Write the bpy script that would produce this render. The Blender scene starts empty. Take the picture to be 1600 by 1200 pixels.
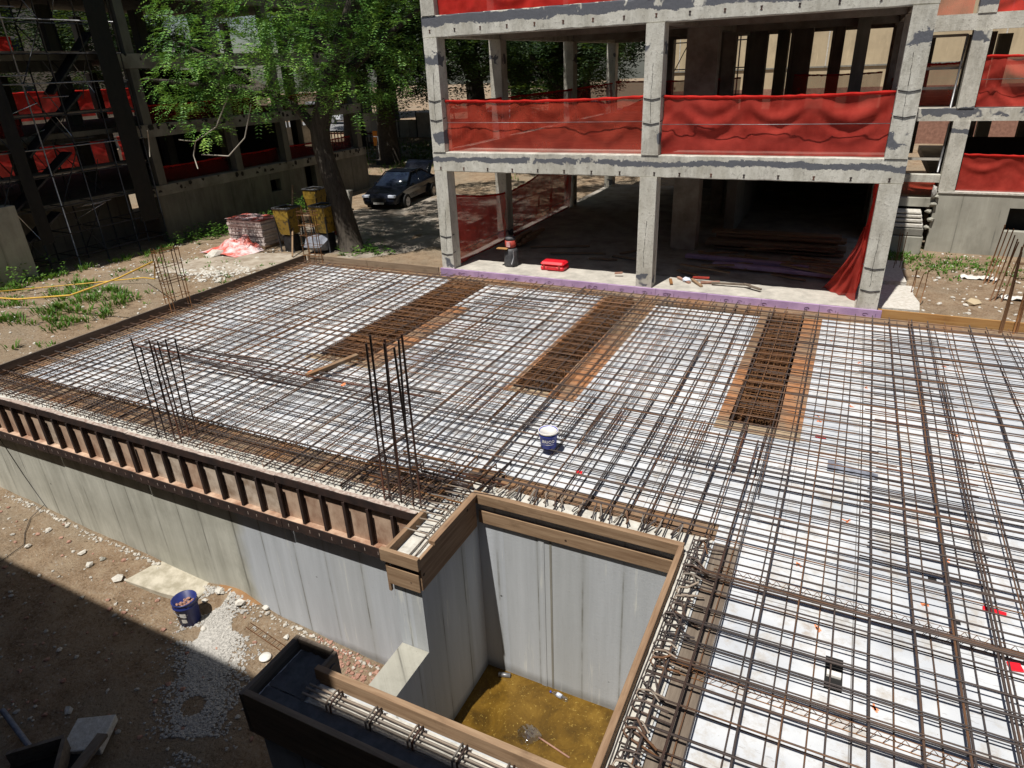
import bpy, math, random
from mathutils import Vector, Matrix, Quaternion, noise as mnoise

random.seed(7)
S = bpy.context.scene
COL = S.collection
R = math.radians

# ------------------------------------------------------------------ camera
def view_matrix():
    a, b, c = .469261, .443155, -.0439737
    ca, sa, cb, sb, cc, sc = math.cos(a), math.sin(a), math.cos(b), math.sin(b), math.cos(c), math.sin(c)
    fwd = Vector((-sa*cb, ca*cb, -sb)); right = Vector((ca, sa, 0)); up = right.cross(fwd)
    r = right*cc + up*sc; u = up*cc - right*sc
    m = Matrix((r, u, -fwd)).transposed().to_4x4()
    m.translation = Vector((0, 0, 5))
    return m
cam = bpy.data.cameras.new('camera'); camo = bpy.data.objects.new('camera', cam); COL.objects.link(camo)
cam.lens = 1044.25/1600*36; cam.sensor_width = 36; cam.clip_start = .05; cam.clip_end = 600
camo.matrix_world = view_matrix()
S.camera = camo
S.render.resolution_x = 1024; S.render.resolution_y = 768

# ------------------------------------------------------------------ light
SUN_D = Vector((.08, .40, -1)).normalized()
w = bpy.data.worlds.new('World'); S.world = w; w.use_nodes = True
nt = w.node_tree; nt.nodes.clear()
sky = nt.nodes.new('ShaderNodeTexSky'); sky.sky_type = 'NISHITA'; sky.sun_disc = False
sky.sun_elevation = math.asin(-SUN_D.z); sky.sun_rotation = R(191.3)
bg = nt.nodes.new('ShaderNodeBackground'); bg.inputs[1].default_value = .05
wo = nt.nodes.new('ShaderNodeOutputWorld')
nt.links.new(sky.outputs[0], bg.inputs[0]); nt.links.new(bg.outputs[0], wo.inputs[0])
sl = bpy.data.lights.new('sun', 'SUN'); sl.energy = 5.0; sl.angle = R(.5); sl.color = (1, .955, .89)
so = bpy.data.objects.new('sun', sl); COL.objects.link(so); so.rotation_euler = SUN_D.to_track_quat('-Z', 'Y').to_euler()
so.location = (0, -20, 40)
S.view_settings.view_transform = 'Standard'; S.view_settings.look = 'None'
S.view_settings.exposure = 0.18; S.view_settings.gamma = 1.0

# ------------------------------------------------------------------ helpers
WL = {}
def tag(o, label=None, cat=None, group=None, kind=None):
    if label: o['label'] = label
    if cat: o['category'] = cat
    if group: o['group'] = group
    if kind: o['kind'] = kind
    return o
def thing(name, loc, label, cat, group=None):
    o = bpy.data.objects.new(name, None); COL.objects.link(o); o.location = loc
    o.empty_display_size = .2
    WL[o.name] = Vector(loc)
    return tag(o, label, cat, group)
def copy_tree(o, parent=None):
    c = o.copy(); COL.objects.link(c); c.parent = parent
    for ch in list(o.children): copy_tree(ch, c)
    return c
class MB:
    def __init__(s): s.v = []; s.f = []; s.sm = []
    def quad(s, a, b, c, d, sm=False):
        n = len(s.v); s.v += [tuple(a), tuple(b), tuple(c), tuple(d)]; s.f.append((n, n+1, n+2, n+3)); s.sm.append(sm); return s
    def tri(s, a, b, c):
        n = len(s.v); s.v += [tuple(a), tuple(b), tuple(c)]; s.f.append((n, n+1, n+2)); s.sm.append(False); return s
    def box(s, x0, x1, y0, y1, z0, z1):
        n = len(s.v)
        s.v += [(x, y, z) for z in (z0, z1) for x, y in ((x0, y0), (x1, y0), (x1, y1), (x0, y1))]
        s.f += [(n, n+3, n+2, n+1), (n+4, n+5, n+6, n+7), (n, n+1, n+5, n+4), (n+1, n+2, n+6, n+5), (n+2, n+3, n+7, n+6), (n+3, n, n+4, n+7)]
        s.sm += [False]*6; return s
    def obox(s, c, ux, uy, uz):
        c, ux, uy, uz = Vector(c), Vector(ux), Vector(uy), Vector(uz); n = len(s.v)
        for k in (-1, 1):
            for i, j in ((-1, -1), (1, -1), (1, 1), (-1, 1)): s.v.append(tuple(c+ux*i+uy*j+uz*k))
        s.f += [(n, n+3, n+2, n+1), (n+4, n+5, n+6, n+7), (n, n+1, n+5, n+4), (n+1, n+2, n+6, n+5), (n+2, n+3, n+7, n+6), (n+3, n, n+4, n+7)]
        s.sm += [False]*6; return s
    def beam(s, p, q, w, h, up=(0, 0, 1)):
        p, q = Vector(p), Vector(q); d = (q-p); L = d.length; d.normalize()
        u = Vector(up); sdir = d.cross(u)
        if sdir.length < 1e-4: sdir = d.cross(Vector((1, 0, 0)))
        sdir.normalize(); u = sdir.cross(d)
        return s.obox((p+q)/2, d*L/2, sdir*w/2, u*h/2)
    def tube(s, pts, r, n=5, cap=True, rs=None, closed=False):
        pts = [Vector(p) for p in pts]; base = len(s.v); m = len(pts); ref = None
        for i, p in enumerate(pts):
            if closed: d = pts[(i+1) % m]-pts[i-1]
            else: d = pts[min(i+1, m-1)]-pts[max(i-1, 0)]
            d.normalize()
            if ref is None: ref = Vector((0, 0, 1)) if abs(d.z) < .9 else Vector((1, 0, 0))
            a = d.cross(ref)
            if a.length < 1e-3: a = d.cross(Vector((.3, 1, .2)))
            a.normalize(); b = a.cross(d); ref = -b if False else ref
            rr = rs[i] if rs else r
            for k in range(n):
                t = 2*math.pi*k/n; s.v.append(tuple(p+(a*math.cos(t)+b*math.sin(t))*rr))
        for i in range(m if closed else m-1):
            for k in range(n):
                j = (i+1) % m
                s.f.append((base+i*n+k, base+i*n+(k+1) % n, base+j*n+(k+1) % n, base+j*n+k)); s.sm.append(True)
        if cap and not closed:
            s.f.append(tuple(base+k for k in range(n))); s.f.append(tuple(base+(m-1)*n+k for k in reversed(range(n)))); s.sm += [False, False]
        return s
    def lathe(s, c, prof, n=20, jit=0, cap=False):
        c = Vector(c); base = len(s.v)
        for r, z in prof:
            for k in range(n):
                t = 2*math.pi*k/n; s.v.append((c.x+math.cos(t)*r, c.y+math.sin(t)*r, c.z+z))
        for i in range(len(prof)-1):
            for k in range(n):
                s.f.append((base+i*n+k, base+i*n+(k+1) % n, base+(i+1)*n+(k+1) % n, base+(i+1)*n+k)); s.sm.append(True)
        if cap:
            s.f.append(tuple(base+k for k in reversed(range(n)))); s.f.append(tuple(base+(len(prof)-1)*n+k for k in range(n))); s.sm += [False, False]
        return s
    def grid(s, fn, nu, nv, sm=True):
        b = len(s.v)
        for j in range(nv+1):
            for i in range(nu+1): s.v.append(tuple(fn(i/nu, j/nv)))
        for j in range(nv):
            for i in range(nu):
                a = b+j*(nu+1)+i; s.f.append((a, a+1, a+nu+2, a+nu+1)); s.sm.append(sm)
        return s
    def rock(s, c, r, sq=(1, 1, .6), seed=None):
        rnd = random.Random(seed if seed is not None else random.random())
        t = (1+5**.5)/2
        V = [(-1, t, 0), (1, t, 0), (-1, -t, 0), (1, -t, 0), (0, -1, t), (0, 1, t), (0, -1, -t), (0, 1, -t), (t, 0, -1), (t, 0, 1), (-t, 0, -1), (-t, 0, 1)]
        F = [(0, 11, 5), (0, 5, 1), (0, 1, 7), (0, 7, 10), (0, 10, 11), (1, 5, 9), (5, 11, 4), (11, 10, 2), (10, 7, 6), (7, 1, 8), (3, 9, 4), (3, 4, 2), (3, 2, 6), (3, 6, 8), (3, 8, 9), (4, 9, 5), (2, 4, 11), (6, 2, 10), (8, 6, 7), (9, 8, 1)]
        a = rnd.random()*6.28; ca, sa = math.cos(a), math.sin(a); n = len(s.v)
        for v in V:
            k = r/1.9*rnd.uniform(.65, 1.2); x, y, z = v[0]*k*sq[0], v[1]*k*sq[1], v[2]*k*sq[2]
            s.v.append((c[0]+x*ca-y*sa, c[1]+x*sa+y*ca, c[2]+z))
        s.f += [tuple(n+i for i in f) for f in F]; s.sm += [False]*20; return s
    def build(s, name, mat, parent=None, label=None, bevel=0):
        me = bpy.data.meshes.new(name)
        off = WL[parent.name] if parent else Vector((0, 0, 0))
        loc = Vector((0, 0, 0))
        if not parent and s.v:
            xs, ys, zs = zip(*s.v); loc = Vector(((min(xs)+max(xs))/2, (min(ys)+max(ys))/2, min(zs)))
            off = loc
        me.from_pydata([(x-off.x, y-off.y, z-off.z) for x, y, z in s.v], [], s.f)
        me.polygons.foreach_set('use_smooth', s.sm)
        me.update()
        if isinstance(mat, (list, tuple)):
            for m_ in mat: me.materials.append(m_)
        else: me.materials.append(mat)
        o = bpy.data.objects.new(name, me); COL.objects.link(o)
        if parent: o.parent = parent; WL[o.name] = WL[parent.name]
        else: o.location = loc; WL[o.name] = loc
        if label: o['label'] = label
        if bevel:
            b = o.modifiers.new('b', 'BEVEL'); b.width = bevel; b.segments = 1; b.limit_method = 'ANGLE'
        return o
def wob(p, q, n, amp, seed=None):
    p, q = Vector(p), Vector(q); out = []
    for i in range(n+1):
        t = i/n; v = p.lerp(q, t); v += Vector((random.uniform(-amp, amp), random.uniform(-amp, amp), random.uniform(-amp, amp)*.4)); out.append(v)
    return out

# ------------------------------------------------------------------ materials
class NB:
    def __init__(s, name):
        s.m = bpy.data.materials.new(name); s.m.use_nodes = True; s.t = s.m.node_tree; s.t.nodes.clear()
        s.out = s.n('ShaderNodeOutputMaterial'); s.pos = s.n('ShaderNodeNewGeometry').outputs['Position']
    def n(s, ty, **k):
        nd = s.t.nodes.new(ty)
        for a, b in k.items(): setattr(nd, a, b)
        return nd
    def l(s, a, b): s.t.links.new(a, b)
    def scale(s, v, vec=None):
        mp = s.n('ShaderNodeMapping'); mp.inputs['Scale'].default_value = v; s.l(vec or s.pos, mp.inputs[0]); return mp.outputs[0]
    def noise(s, sc, det=5, rough=.6, vec=None, dist=0):
        nd = s.n('ShaderNodeTexNoise'); nd.inputs['Scale'].default_value = sc; nd.inputs['Detail'].default_value = det
        nd.inputs['Roughness'].default_value = rough; nd.inputs['Distortion'].default_value = dist; s.l(vec or s.pos, nd.inputs['Vector']); return nd.outputs['Fac']
    def ramp(s, fac, stops):
        r = s.n('ShaderNodeValToRGB'); e = r.color_ramp.elements
        while len(e) < len(stops): e.new(.5)
        for i, (p, c) in enumerate(stops): e[i].position = p; e[i].color = (*c, 1) if len(c) == 3 else c
        s.l(fac, r.inputs[0]); return r.outputs[0]
    def mask(s, fac, a, b):
        r = s.n('ShaderNodeMapRange'); r.inputs[1].default_value = a; r.inputs[2].default_value = b; s.l(fac, r.inputs[0]); return r.outputs[0]
    def mix(s, fac, a, b, mode='MIX'):
        m = s.n('ShaderNodeMix', data_type='RGBA', blend_type=mode)
        if isinstance(fac, (int, float)): m.inputs[0].default_value = fac
        else: s.l(fac, m.inputs[0])
        for v, k in ((a, 6), (b, 7)):
            if isinstance(v, tuple): m.inputs[k].default_value = (*v, 1)
            else: s.l(v, m.inputs[k])
        return m.outputs[2]
    def math(s, op, a, b=None, c=None):
        m = s.n('ShaderNodeMath', operation=op)
        for i, v in enumerate((a, b, c)):
            if v is None: continue
            if isinstance(v, (int, float)): m.inputs[i].default_value = v
            else: s.l(v, m.inputs[i])
        return m.outputs[0]
    def xyz(s):
        x = s.n('ShaderNodeSeparateXYZ'); s.l(s.pos, x.inputs[0]); return x.outputs
    def fin(s, col, rough=.8, bump=None, bs=.3, bd=.02, metal=0, spec=None, alpha=None, trans=0):
        b = s.n('ShaderNodeBsdfPrincipled')
        if isinstance(col, tuple): b.inputs['Base Color'].default_value = (*col, 1)
        else: s.l(col, b.inputs['Base Color'])
        if isinstance(rough, (int, float)): b.inputs['Roughness'].default_value = rough
        else: s.l(rough, b.inputs['Roughness'])
        b.inputs['Metallic'].default_value = metal
        if spec is not None: b.inputs['Specular IOR Level'].default_value = spec
        if trans: b.inputs['Transmission Weight'].default_value = trans
        if bump is not None:
            bn = s.n('ShaderNodeBump'); bn.inputs['Strength'].default_value = bs; bn.inputs['Distance'].default_value = bd
            s.l(bump, bn.inputs['Height']); s.l(bn.outputs[0], b.inputs['Normal'])
        s.l(b.outputs[0], s.out.inputs[0]); return s.m
def simple(name, a, b, sc=4, rough=.8, bs=.3, bd=.01, lo=.35, hi=.65, stretch=(1, 1, 1), metal=0, spec=None):
    n = NB(name); v = n.scale(stretch) if stretch != (1, 1, 1) else None
    f = n.noise(sc, 6, .65, v)
    return n.fin(n.ramp(f, [(lo, a), (hi, b)]), rough, f, bs, bd, metal, spec)

def m_soil():
    n = NB('soil'); big = n.noise(.35, 4, .6); med = n.noise(2.2, 8, .7); fine = n.noise(22, 6, .75)
    c = n.ramp(med, [(.28, (.145, .092, .05)), (.5, (.29, .205, .13)), (.72, (.40, .31, .21))])
    c = n.mix(n.mask(big, .45, .62), c, (.27, .215, .15))
    c = n.mix(n.mask(fine, .52, .70), c, (.38, .32, .25))
    c = n.mix(n.mask(fine, .44, .30), c, (.06, .038, .022))
    v = n.n('ShaderNodeTexVoronoi'); v.inputs['Scale'].default_value = 9; n.l(n.pos, v.inputs['Vector'])
    peb = n.mask(v.outputs['Distance'], .22, .08)
    sel = n.mask(n.noise(1.3, 3), .45, .62)
    c = n.mix(n.math('MULTIPLY', peb, sel), c, (.42, .37, .31))
    h = n.math('ADD', fine, n.math('MULTIPLY', med, 2.))
    return n.fin(c, .95, h, .9, .06, spec=.2)
def m_concrete(name, base, dark, seams=0, stain=.5, tint=None, xsplit=None, line=None):
    n = NB(name); X, Y, Z = n.xyz()
    s_ = n.math('ADD', X, Y)
    cb = n.n('ShaderNodeCombineXYZ'); n.l(s_, cb.inputs[0]); n.l(n.math('MULTIPLY', Z, .07), cb.inputs[2])
    streak = n.noise(3.2, 5, .7, cb.outputs[0]); big = n.noise(1.1, 5, .6); fine = n.noise(30, 4, .7)
    c = n.ramp(n.math('ADD', n.math('MULTIPLY', streak, stain), n.math('MULTIPLY', big, 1-stain)), [(.3, dark), (.62, base)])
    if tint: c = n.mix(n.mask(n.noise(.5, 3), .42, .6), c, tint)
    blot = n.mask(n.noise(1.7, 6, .7, n.scale((1, 1, .45))), .52, .66); c = n.mix(n.math('MULTIPLY', blot, .45), c, tuple(v*.8 for v in dark))
    if xsplit:
        f = n.mask(n.math('ADD', X, n.math('MULTIPLY', big, .5)), xsplit[0], xsplit[0]+.25)
        c = n.mix(f, c, n.mix(n.mask(streak, .3, .7), xsplit[1], xsplit[2]))
    bump = n.math('ADD', n.math('MULTIPLY', fine, .4), big)
    if seams:
        cz = n.n('ShaderNodeCombineXYZ'); n.l(s_, cz.inputs[0]); w_ = n.math('ADD', s_, n.math('MULTIPLY', n.noise(.8, 2, .5, cz.outputs[0]), .6))
        cell = n.math('FLOOR', n.math('DIVIDE', w_, seams))
        wn = n.n('ShaderNodeTexWhiteNoise', noise_dimensions='1D'); n.l(cell, wn.inputs['W'])
        c = n.mix(n.math('MULTIPLY', wn.outputs['Value'], .35), c, tuple(v*.55 for v in base))
        fr = n.math('FRACT', n.math('DIVIDE', n.math('ADD', w_, 50), seams))
        ln = n.math('LESS_THAN', n.math('ABSOLUTE', n.math('SUBTRACT', fr, .5)), .012/seams)
        brk = n.math('MULTIPLY', ln, n.mask(n.noise(1.5, 4), .4, .62))
        c = n.mix(n.math('MULTIPLY', brk, .75), c, tuple(v*.3 for v in base))
        soft = n.mask(n.math('ABSOLUTE', n.math('SUBTRACT', fr, .5)), .09, .0)
        c = n.mix(n.math('MULTIPLY', soft, .22), c, tuple(v*.6 for v in dark))
        vc = n.n('ShaderNodeCombineXYZ'); n.l(s_, vc.inputs[0]); n.l(Z, vc.inputs[1]); vo = n.n('ShaderNodeTexVoronoi'); vo.inputs['Scale'].default_value = 1.5; vo.inputs['Randomness'].default_value = .55; n.l(vc.outputs[0], vo.inputs['Vector'])
        c = n.mix(n.math('MULTIPLY', n.mask(vo.outputs['Distance'], .032, .018), .85), c, (.05, .05, .045))
        c = n.mix(n.math('MULTIPLY', n.mask(n.math('ADD', Z, n.math('MULTIPLY', big, .25)), -2.82, -2.95), .5), c, (.10, .085, .06))
        run = n.mask(n.noise(7, 4, .75, cb.outputs[0]), .60, .70); c = n.mix(n.math('MULTIPLY', run, .4), c, tuple(v*1.35 for v in base))
        v2 = n.n('ShaderNodeTexVoronoi'); v2.inputs['Scale'].default_value = 16; n.l(n.pos, v2.inputs['Vector']); c = n.mix(n.math('MULTIPLY', n.mask(v2.outputs['Distance'], .10, .05), .5), c, tuple(v*.4 for v in base))
    c = n.mix(n.mask(fine, .66, .74), c, tuple(v*.5 for v in base))
    return n.fin(c, .9, bump, .5, .012, spec=.25)
def m_frame():
    """weathered concrete frame with smeared bands of dark repair mortar"""
    n = NB('frame_concrete'); X, Y, Z = n.xyz()
    s_ = n.math('ADD', X, Y); streak = n.noise(2., 6, .7, n.scale((1.4, 1.4, .5))); fine = n.noise(17, 6, .75)
    c = n.ramp(streak, [(.3, (.38, .36, .30)), (.55, (.56, .545, .48)), (.75, (.70, .68, .61))])
    c = n.mix(n.mask(fine, .56, .70), c, (.22, .20, .17)); c = n.mix(n.math('MULTIPLY', n.mask(n.noise(2.2, 6, .75, n.scale((1, 1, .35))), .52, .64), .5), c, (.26, .245, .21))
    edge = n.noise(3.2, 5, .7, n.scale((1, 1, 1.6))); lowf = n.noise(.9, 2, .5)
    tot = None
    e2 = n.noise(9, 5, .75); zz = n.math('ADD', n.math('ADD', Z, n.math('MULTIPLY', n.math('SUBTRACT', e2, .5), .10)), n.math('MULTIPLY', n.math('SUBTRACT', edge, .5), .22))
    zz = n.math('ADD', zz, n.math('MULTIPLY', n.math('SUBTRACT', lowf, .5), .18))
    for zc, w_ in ((2.91, .058), (6.05, .11), (9.1, .1)):
        d = n.math('ABSOLUTE', n.math('SUBTRACT', zz, zc)); b = n.mask(d, w_+.006, w_-.006)
        tot = b if tot is None else n.math('MAXIMUM', tot, b)
    gap = n.mask(n.noise(1.6, 4, .7, n.scale((1, 1, .6))), .37, .40)
    tot = n.math('MULTIPLY', tot, gap)
    for zc in (.2, 3.42, 5.2):
        d = n.math('ABSOLUTE', n.math('SUBTRACT', n.math('ADD', Z, n.math('MULTIPLY', n.math('SUBTRACT', edge, .5), .5)), zc))
        b = n.math('MULTIPLY', n.mask(d, .13, .12), n.mask(n.noise(1.9, 2), .5, .53))
        tot = n.math('MAXIMUM', tot, b)
    c = n.mix(tot, c, n.mix(fine, (.085, .09, .10), (.15, .155, .175)))
    return n.fin(c, .92, n.math('ADD', fine, streak), .7, .015, spec=.2)
def m_wood(name, a, b, c3=None, axis='X', dark=(.05, .03, .02)):
    n = NB(name); sc = {'X': (.6, 9, 9), 'Y': (9, .6, 9), 'Z': (9, 9, .6), 'N': (3, 3, 3)}[axis]
    g = n.noise(2.2, 6, .65, n.scale(sc), .4); big = n.noise(1.6, 4, .6)
    c = n.ramp(g, [(.3, a), (.7, b)])
    if c3: c = n.mix(n.mask(big, .42, .62), c, c3)
    c = n.mix(n.math('MULTIPLY', n.mask(n.noise(2.6, 5, .7), .56, .72), .45), c, tuple(v*.45 for v in a)); kn = n.n('ShaderNodeTexVoronoi'); kn.inputs['Scale'].default_value = 3.1; n.l(n.pos, kn.inputs['Vector']); c = n.mix(n.mask(kn.outputs['Distance'], .075, .05), c, dark)
    return n.fin(c, .85, g, .35, .006, spec=.2)
def m_rebar(name, a=(.064, .054, .052), b=(.17, .085, .042)):
    n = NB(name); f = n.noise(1.1, 4, .7); g = n.noise(45, 2, .6)
    oi = n.n('ShaderNodeObjectInfo').outputs['Random']
    k = n.math('ADD', n.math('MULTIPLY', oi, .5), n.math('MULTIPLY', f, .62))
    c = n.ramp(k, [(.3, a), (.66, (a[0]*1.3, a[1]*1.1, a[2]*.95)), (.8, b)])
    return n.fin(c, .62, g, .6, .004, metal=.25, spec=.4)
def m_eps():
    n = NB('white_foam_board'); X, Y, Z = n.xyz(); big = n.noise(.55, 5, .65); med = n.noise(3.5, 7, .75); fine = n.noise(24, 4, .7)
    c = n.ramp(big, [(.35, (.43, .455, .49)), (.52, (.57, .59, .61)), (.7, (.63, .635, .64))])
    c = n.mix(n.math('MULTIPLY', n.mask(med, .50, .70), .75), c, (.36, .31, .24))
    pr = n.n('ShaderNodeTexVoronoi'); pr.inputs['Scale'].default_value = 3.3; n.l(n.scale((1, 1, 0)), pr.inputs['Vector']); c = n.mix(n.math('MULTIPLY', n.mask(pr.outputs['Distance'], .13, .07), .4), c, (.22, .19, .16))
    sc_ = n.mask(n.noise(4, 3, .5, n.scale((1, 6, 0)), 1.2), .66, .69); c = n.mix(n.math('MULTIPLY', sc_, .45), c, (.25, .23, .22))
    c = n.mix(n.math('MULTIPLY', n.mask(n.noise(1.9, 5, .7, n.scale((1, 1.3, 1))), .60, .70), .55), c, (.30, .22, .14))
    c = n.mix(n.mask(fine, .68, .74), c, (.18, .14, .10))
    f1 = n.math('FRACT', n.math('DIVIDE', n.math('ADD', X, 60.3), 1.22)); f2 = n.math('FRACT', n.math('DIVIDE', n.math('ADD', Y, 60.), 2.44))
    ln = n.math('MAXIMUM', n.math('LESS_THAN', f1, .009), n.math('LESS_THAN', f2, .005))
    c = n.mix(n.math('MULTIPLY', ln, .7), c, (.12, .11, .10))
    return n.fin(c, .8, med, .2, .01, spec=.3)
def m_spall():
    n = NB('spalled_beam_edge'); X, Y, Z = n.xyz(); big = n.noise(1.3, 5, .6); fine = n.noise(20, 4, .7)
    c = n.ramp(big, [(.35, (.12, .11, .09)), (.62, (.24, .23, .20))]); tot = None
    cb = n.n('ShaderNodeCombineXYZ'); n.l(Y, cb.inputs[0]); n.l(n.math('MULTIPLY', Z, .8), cb.inputs[1]); v = n.n('ShaderNodeTexVoronoi'); v.inputs['Scale'].default_value = 4.2; n.l(cb.outputs[0], v.inputs['Vector'])
    blob = n.mask(n.math('ADD', v.outputs['Distance'], n.math('MULTIPLY', fine, .35)), .56, .50)
    for zc in (1.50, 3.55, 5.80):
        d = n.mask(n.math('ABSOLUTE', n.math('SUBTRACT', Z, zc)), .13, .10); tot = d if tot is None else n.math('MAXIMUM', tot, d)
    c = n.mix(n.math('MULTIPLY', blob, tot), c, (.012, .011, .010))
    return n.fin(c, .95, big, .5, .02)
def m_net(name, col=(.55, .025, .02), op=.72):
    n = NB(name); f = n.noise(2.6, 4, .6); wv = n.noise(160, 1, .5)
    c = n.ramp(f, [(.3, tuple(v*.72 for v in col)), (.7, (col[0]*1.15, col[1]*1.5, col[2]*1.5))])
    d = n.n('ShaderNodeBsdfDiffuse'); n.l(c, d.inputs[0]); t = n.n('ShaderNodeBsdfTranslucent'); n.l(c, t.inputs[0])
    tp = n.n('ShaderNodeBsdfTransparent'); m1 = n.n('ShaderNodeMixShader'); m1.inputs[0].default_value = .35
    n.l(d.outputs[0], m1.inputs[1]); n.l(t.outputs[0], m1.inputs[2])
    m2 = n.n('ShaderNodeMixShader'); n.l(n.mask(n.math('ADD', n.math('MULTIPLY', wv, .25), n.math('MULTIPLY', f, .25)), -.1+(1-op)*.5, .25+(1-op)*.5), m2.inputs[0])
    m2.inputs[0].default_value = op; n.t.links.remove(m2.inputs[0].links[0]); m2.inputs[0].default_value = op
    n.l(tp.outputs[0], m2.inputs[1]); n.l(m1.outputs[0], m2.inputs[2]); n.l(m2.outputs[0], n.out.inputs[0]); return n.m
def m_leaf(name, a, b, c3):
    n = NB(name); f = n.noise(1.4, 3, .6); g = n.noise(9, 2, .6)
    c = n.ramp(n.math('ADD', n.math('MULTIPLY', f, .6), n.math('MULTIPLY', g, .4)), [(.32, a), (.5, b), (.68, c3)])
    d = n.n('ShaderNodeBsdfPrincipled'); n.l(c, d.inputs['Base Color']); d.inputs['Roughness'].default_value = .55; d.inputs['Specular IOR Level'].default_value = .35
    t = n.n('ShaderNodeBsdfTranslucent'); n.l(n.mix(.5, c, (.16, .24, .02)), t.inputs[0])
    m = n.n('ShaderNodeMixShader'); m.inputs[0].default_value = .3; n.l(d.outputs[0], m.inputs[1]); n.l(t.outputs[0], m.inputs[2]); n.l(m.outputs[0], n.out.inputs[0]); return n.m

M = {}
M['soil'] = m_soil()
M['wall'] = m_concrete('poured_concrete', (.58, .575, .50), (.29, .285, .235), .62, .6, None, (-7.6, (.40, .425, .45), (.54, .57, .605)))
M['wall_top'] = simple('rough_concrete', (.40, .38, .33), (.60, .58, .52), 9, .95, .8, .02)
M['crumb'] = simple('pale_mortar', (.45, .42, .36), (.62, .60, .55), 14, .95, 1, .02)
M['frame'] = m_frame()
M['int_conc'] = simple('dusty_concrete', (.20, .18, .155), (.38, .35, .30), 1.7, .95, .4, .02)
M['slab'] = simple('slab_concrete', (.34, .32, .28), (.52, .49, .43), 2.5, .95, .5, .02)
M['oldconc'] = m_concrete('old_concrete', (.42, .41, .35), (.24, .23, .19), .9, .4)
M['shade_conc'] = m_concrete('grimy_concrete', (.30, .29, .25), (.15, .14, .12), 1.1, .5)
M['left_conc'] = m_concrete('soot_stained_concrete', (.17, .165, .14), (.08, .075, .065), 1.1, .5); M['spall_beam'] = m_spall(); M['spall'] = simple('dark_spalling', (.02, .018, .016), (.05, .045, .04), 8, .95)  # left building's concrete is coloured darker to deepen its shade
M['rebar'] = m_rebar('rebar_steel'); M['rebar_rust'] = m_rebar('rusty_rebar', (.13, .068, .032), (.30, .14, .05))
M['rebar_dark'] = m_rebar('dark_rebar', (.042, .030, .027), (.14, .055, .033)); M['rebar_pale'] = m_rebar('mortar_coated_rebar', (.19, .175, .155), (.30, .25, .20))
M['eps'] = m_eps()
M['ply'] = m_wood('brown_plywood', (.15, .10, .065), (.30, .22, .145), (.24, .135, .07), 'N')
M['ply_pale'] = m_wood('pale_plywood', (.27, .20, .13), (.42, .32, .21), None, 'N')
M['ply_orange'] = m_wood('orange_plywood', (.27, .115, .05), (.44, .22, .105), (.25, .17, .11), 'N')
M['woodX'] = m_wood('timber_board', (.19, .115, .065), (.37, .255, .16), None, 'X'); M['woodY'] = m_wood('timber_board_long', (.18, .105, .06), (.35, .235, .145), None, 'Y')
M['wood_grey'] = m_wood('weathered_board', (.11, .085, .065), (.22, .18, .14), None, 'Y')
M['wood_greyX'] = m_wood('weathered_board_cross', (.17, .12, .08), (.30, .23, .16), None, 'X')
M['wood_orange'] = m_wood('orange_board', (.30, .15, .05), (.42, .25, .10), None, 'X')
M['steel_rust'] = simple('rusty_form_steel', (.016, .010, .009), (.045, .024, .018), 5, .7, .3, .004)
M['form_plate'] = simple('stained_form_plate', (.22, .105, .06), (.54, .39, .28), 3.4, .85, .3, .004, .3, .62, (1, 1, .6))
M['form_plate2'] = simple('dusty_form_plate', (.26, .18, .12), (.60, .50, .40), 4.5, .85, .3, .004, .3, .62)
M['form_pale'] = simple('mortar_splashed_flange', (.22, .14, .11), (.50, .43, .37), 16, .9, .6, .01)
M['purple'] = simple('purple_foam', (.33, .22, .38), (.46, .32, .50), 3, .7, .1, .004); M['ink'] = simple('printed_ink', (.07, .035, .09), (.10, .05, .12), 8)
M['net'] = m_net('red_net', (.74, .085, .05), .50); M['net2'] = m_net('red_net_dense', (.56, .055, .04), .78); M['net_dense'] = m_net('red_net_folded', (.66, .035, .028), .93); M['net_dark'] = m_net('old_red_net', (.24, .018, .014), .70)  # last net is the same red coloured darker for shaded interiors
M['leaf1'] = m_leaf('acacia_leaves', (.02, .075, .02), (.12, .28, .05), (.36, .56, .09))
M['leaf2'] = m_leaf('dark_leaves', (.006, .018, .006), (.018, .045, .012), (.06, .11, .02))
M['weed'] = m_leaf('weed_leaves', (.03, .09, .01), (.08, .19, .02), (.18, .30, .05))
M['bark'] = m_wood('grey_bark', (.035, .03, .025), (.095, .08, .064), None, 'Z'); M['bark_dark'] = simple('dark_bark', (.02, .016, .012), (.05, .04, .03), 6)
M['twig'] = simple('bare_twig', (.3, .27, .22), (.42, .38, .32), 9)
M['white'] = simple('white_plastic', (.62, .60, .55), (.75, .73, .68), 9, .5, .1); M['blue'] = simple('blue_plastic', (.022, .04, .30), (.035, .065, .46), 7, .4, .05)
M['blue2'] = simple('navy_plastic', (.012, .018, .10), (.02, .032, .16), 7, .38, .05)
M['red'] = simple('red_plastic', (.62, .01, .02), (.75, .02, .035), 5, .35, .05); M['dred'] = simple('dull_red', (.30, .03, .02), (.42, .06, .04), 5, .6)
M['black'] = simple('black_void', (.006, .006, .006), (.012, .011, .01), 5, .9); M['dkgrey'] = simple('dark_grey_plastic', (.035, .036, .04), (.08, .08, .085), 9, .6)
M['steel'] = simple('galvanised_tube', (.16, .16, .165), (.30, .30, .31), 8, .45, .1, .003, metal=.6); M['steel_dk'] = simple('grimy_tube', (.016, .016, .018), (.05, .05, .054), 8, .5, .1, .003, metal=.5)
M['yellow'] = simple('chipped_yellow_paint', (.04, .03, .012), (.27, .17, .018), 7, .6, .3, .005, .36, .5)
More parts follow.
